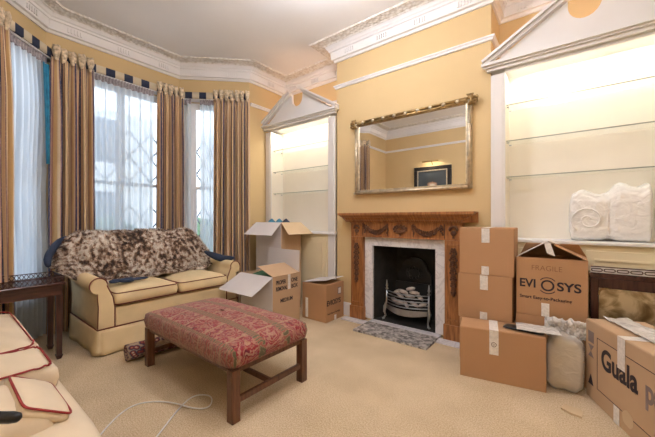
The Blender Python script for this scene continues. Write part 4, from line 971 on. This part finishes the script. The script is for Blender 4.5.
flap(t, (-W / 2 + .0, D / 2 - .004, Hh), (W / 2 - .0, D / 2 - .004, Hh), (0, .12, 0), R(86), .26, 'card_white')
for x in (-.12, .10):
    symbol(t, [[(-.008, 0), (.008, 0), (.008, .17), (.028, .17), (0, .23), (-.028, .17), (-.008, .17)]], (x, -D / 2 - .0003, .25), FRONT)
mb = MB(); mb.box(-W / 2 + .0, W / 2, -D / 2 - .0012, -D / 2 - .0003, .0, Hh - .01); mb.build('grey_white_face', M['card_white'], t)
mb = MB(); mb.cushion((-.05, .02, .50), .19, .16, .055, .02, .6, .5, 10, 40, .015, wf=12); tag(mb.build('folded_cloth', M['green'], None, (-2.80, 2.47, 0)), 'dark green cloth packed inside the open removal carton', 'cloth')
W, D, Hh = .54, .34, 1.15
t = carton('cardboard_box', 'tallest open carton standing behind the MEDIUM removal carton', (-3.15, 2.925, 0), W, D, Hh, R(-4), 'card_pale', True)
mb = MB(); mb.box(-W / 2, W / 2, -D / 2 - .0012, -D / 2 - .0003, 0, Hh - .005); mb.build('grey_white_face', M['card_white'], t)  # lilac-grey tone of the shaded front painted on as a thin layer
flap(t, (-W / 2, -D / 2, Hh), (W / 2, -D / 2, Hh), (0, -1, 0), R(-42), .24, 'card_white', -.03); flap(t, (W / 2, -D / 2, Hh), (W / 2, D / 2, Hh), (1, 0, 0), R(-38), .24, 'card_in', -.04)
flap(t, (-W / 2, D / 2, Hh), (-W / 2, -D / 2, Hh), (-1, 0, 0), R(-20), .12, 'card_pale')
cc = Matrix.Rotation(R(-4), 3, 'Z')
for nm_, off, mt, lb_ in (('tissue_paper', (-.14, 0), 'bluebox', 'teal tissue paper peak sticking out of the tallest carton, left one'), ('tissue_paper', (.0, .02), 'bluebox', 'teal tissue paper peak sticking out of the tallest carton, middle one'), ('tissue_paper', (.13, .03), 'navycloth', 'dark blue cloth peak at the right of the tallest carton')):
    mb = MB(); mb.cushion((0, 0, 0), .06, .06, .07, .0, 1.6, .8, 12, 24, .008, wf=20); q = cc @ Vector((off[0], off[1], 0)); tag(mb.build(nm_, M[mt], None, (-3.15 + q.x, 2.925 + q.y, Hh - .02)), lb_, 'tissue' if 'tissue' in lb_ else 'cloth')
# ------------------------------------------------------------------ street outside
mb = MB(); mb.box(-30, -5.0, -16, 20, -.9, -.8); tag(struct(mb.build('ground', M['paving'])), 'street paving outside the bay', 'ground')
t = thing('terrace_house', 'pale stucco house across the street seen through the sheers', 'building', (-15, 3, -.8))
mb = MB(); mb.box(-3, 0, -11, 11, 0, 6.5); mb.build('wall', M['stucco'], t)
for i in range(8):
    for z in (1.2, 4.2):
        w = MB(); y = -10 + i * 2.7; w.box(.0, .03, y, y + 1.2, z, z + 2.0); f_ = w.build('window', M['white'], t); q = MB(); q.box(.031, .05, y + .1, y + 1.1, z + .1, z + 1.9); q.build('pane', M['darkwin'], f_)
for x, y, s_, lb_ in ((-6.3, 1.95, .42, 'dark clipped bush outside the middle bay window'), (-7.0, 3.9, .6, 'dark clipped bush outside the right bay window')):
    mb = MB(); mb.cushion((0, 0, 1.0), s_, s_, 1.0, .0, .7, .9, 24, 40, .12, wf=5); tag(mb.build('bush', M['leaf'], None, (x, y, -.8)), lb_, 'bush')
# ------------------------------------------------------------------ added globe lights, unseen above the frame, standing in for room lighting
M['globe'] = emis('fill_globe_glow', (.98, .96, 1), 62)
for x, y, lb_ in ((-1.50, 1.78, 'added globe light over the footstool, unseen above the frame'), (-.15, .75, 'added globe light near the right wall, unseen above the frame')):
    t = thing('fill_light', lb_, 'lamp', (x, y, ZC), 0, 'added globe lights')
    mb = MB(); mb.lathe([(.07, -.02), (.08, -.001), (.02, -.001)], n=24); mb.tube([(0, 0, -.012), (0, 0, -.24)], .008, 8); mb.build('fill_light_mount', M['brass'], t)
    mb = MB(); mb.ell((0, 0, -.36), .13, .13, .13, 24, 16); mb.build('fill_globe', M['globe'], t)
# ------------------------------------------------------------------ daylight
w = bpy.data.worlds.new('overcast'); S.world = w; w.use_nodes = True; nt = w.node_tree; nt.nodes.clear()
wo = _n(nt, 'ShaderNodeOutputWorld'); bg = _n(nt, 'ShaderNodeBackground'); tc = _n(nt, 'ShaderNodeTexCoord'); sx = _n(nt, 'ShaderNodeSeparateXYZ')
nt.links.new(tc.outputs['Generated'], sx.inputs[0]); c_ = ramp(nt, sx.outputs[2], [(.0, (.72, .78, .84)), (.5, (.78, .88, 1.0))]); nt.links.new(c_, bg.inputs[0]); bg.inputs[1].default_value = 3.8
nt.links.new(bg.outputs[0], wo.inputs[0])
# ------------------------------------------------------------------ camera
cam = bpy.data.cameras.new('camera'); co = bpy.data.objects.new('camera', cam); COL.objects.link(co); S.camera = co
co.location = (0, 0, 1.2); co.rotation_euler = (PI / 2, 0, R(38.1)); cam.sensor_width = 36; cam.lens = 310 / 655 * 36; cam.clip_start = .02
S.view_settings.view_transform = 'Standard'; S.view_settings.look = 'None'; S.view_settings.gamma = 1; S.view_settings.exposure = .42; S.view_settings.use_curve_mapping = False
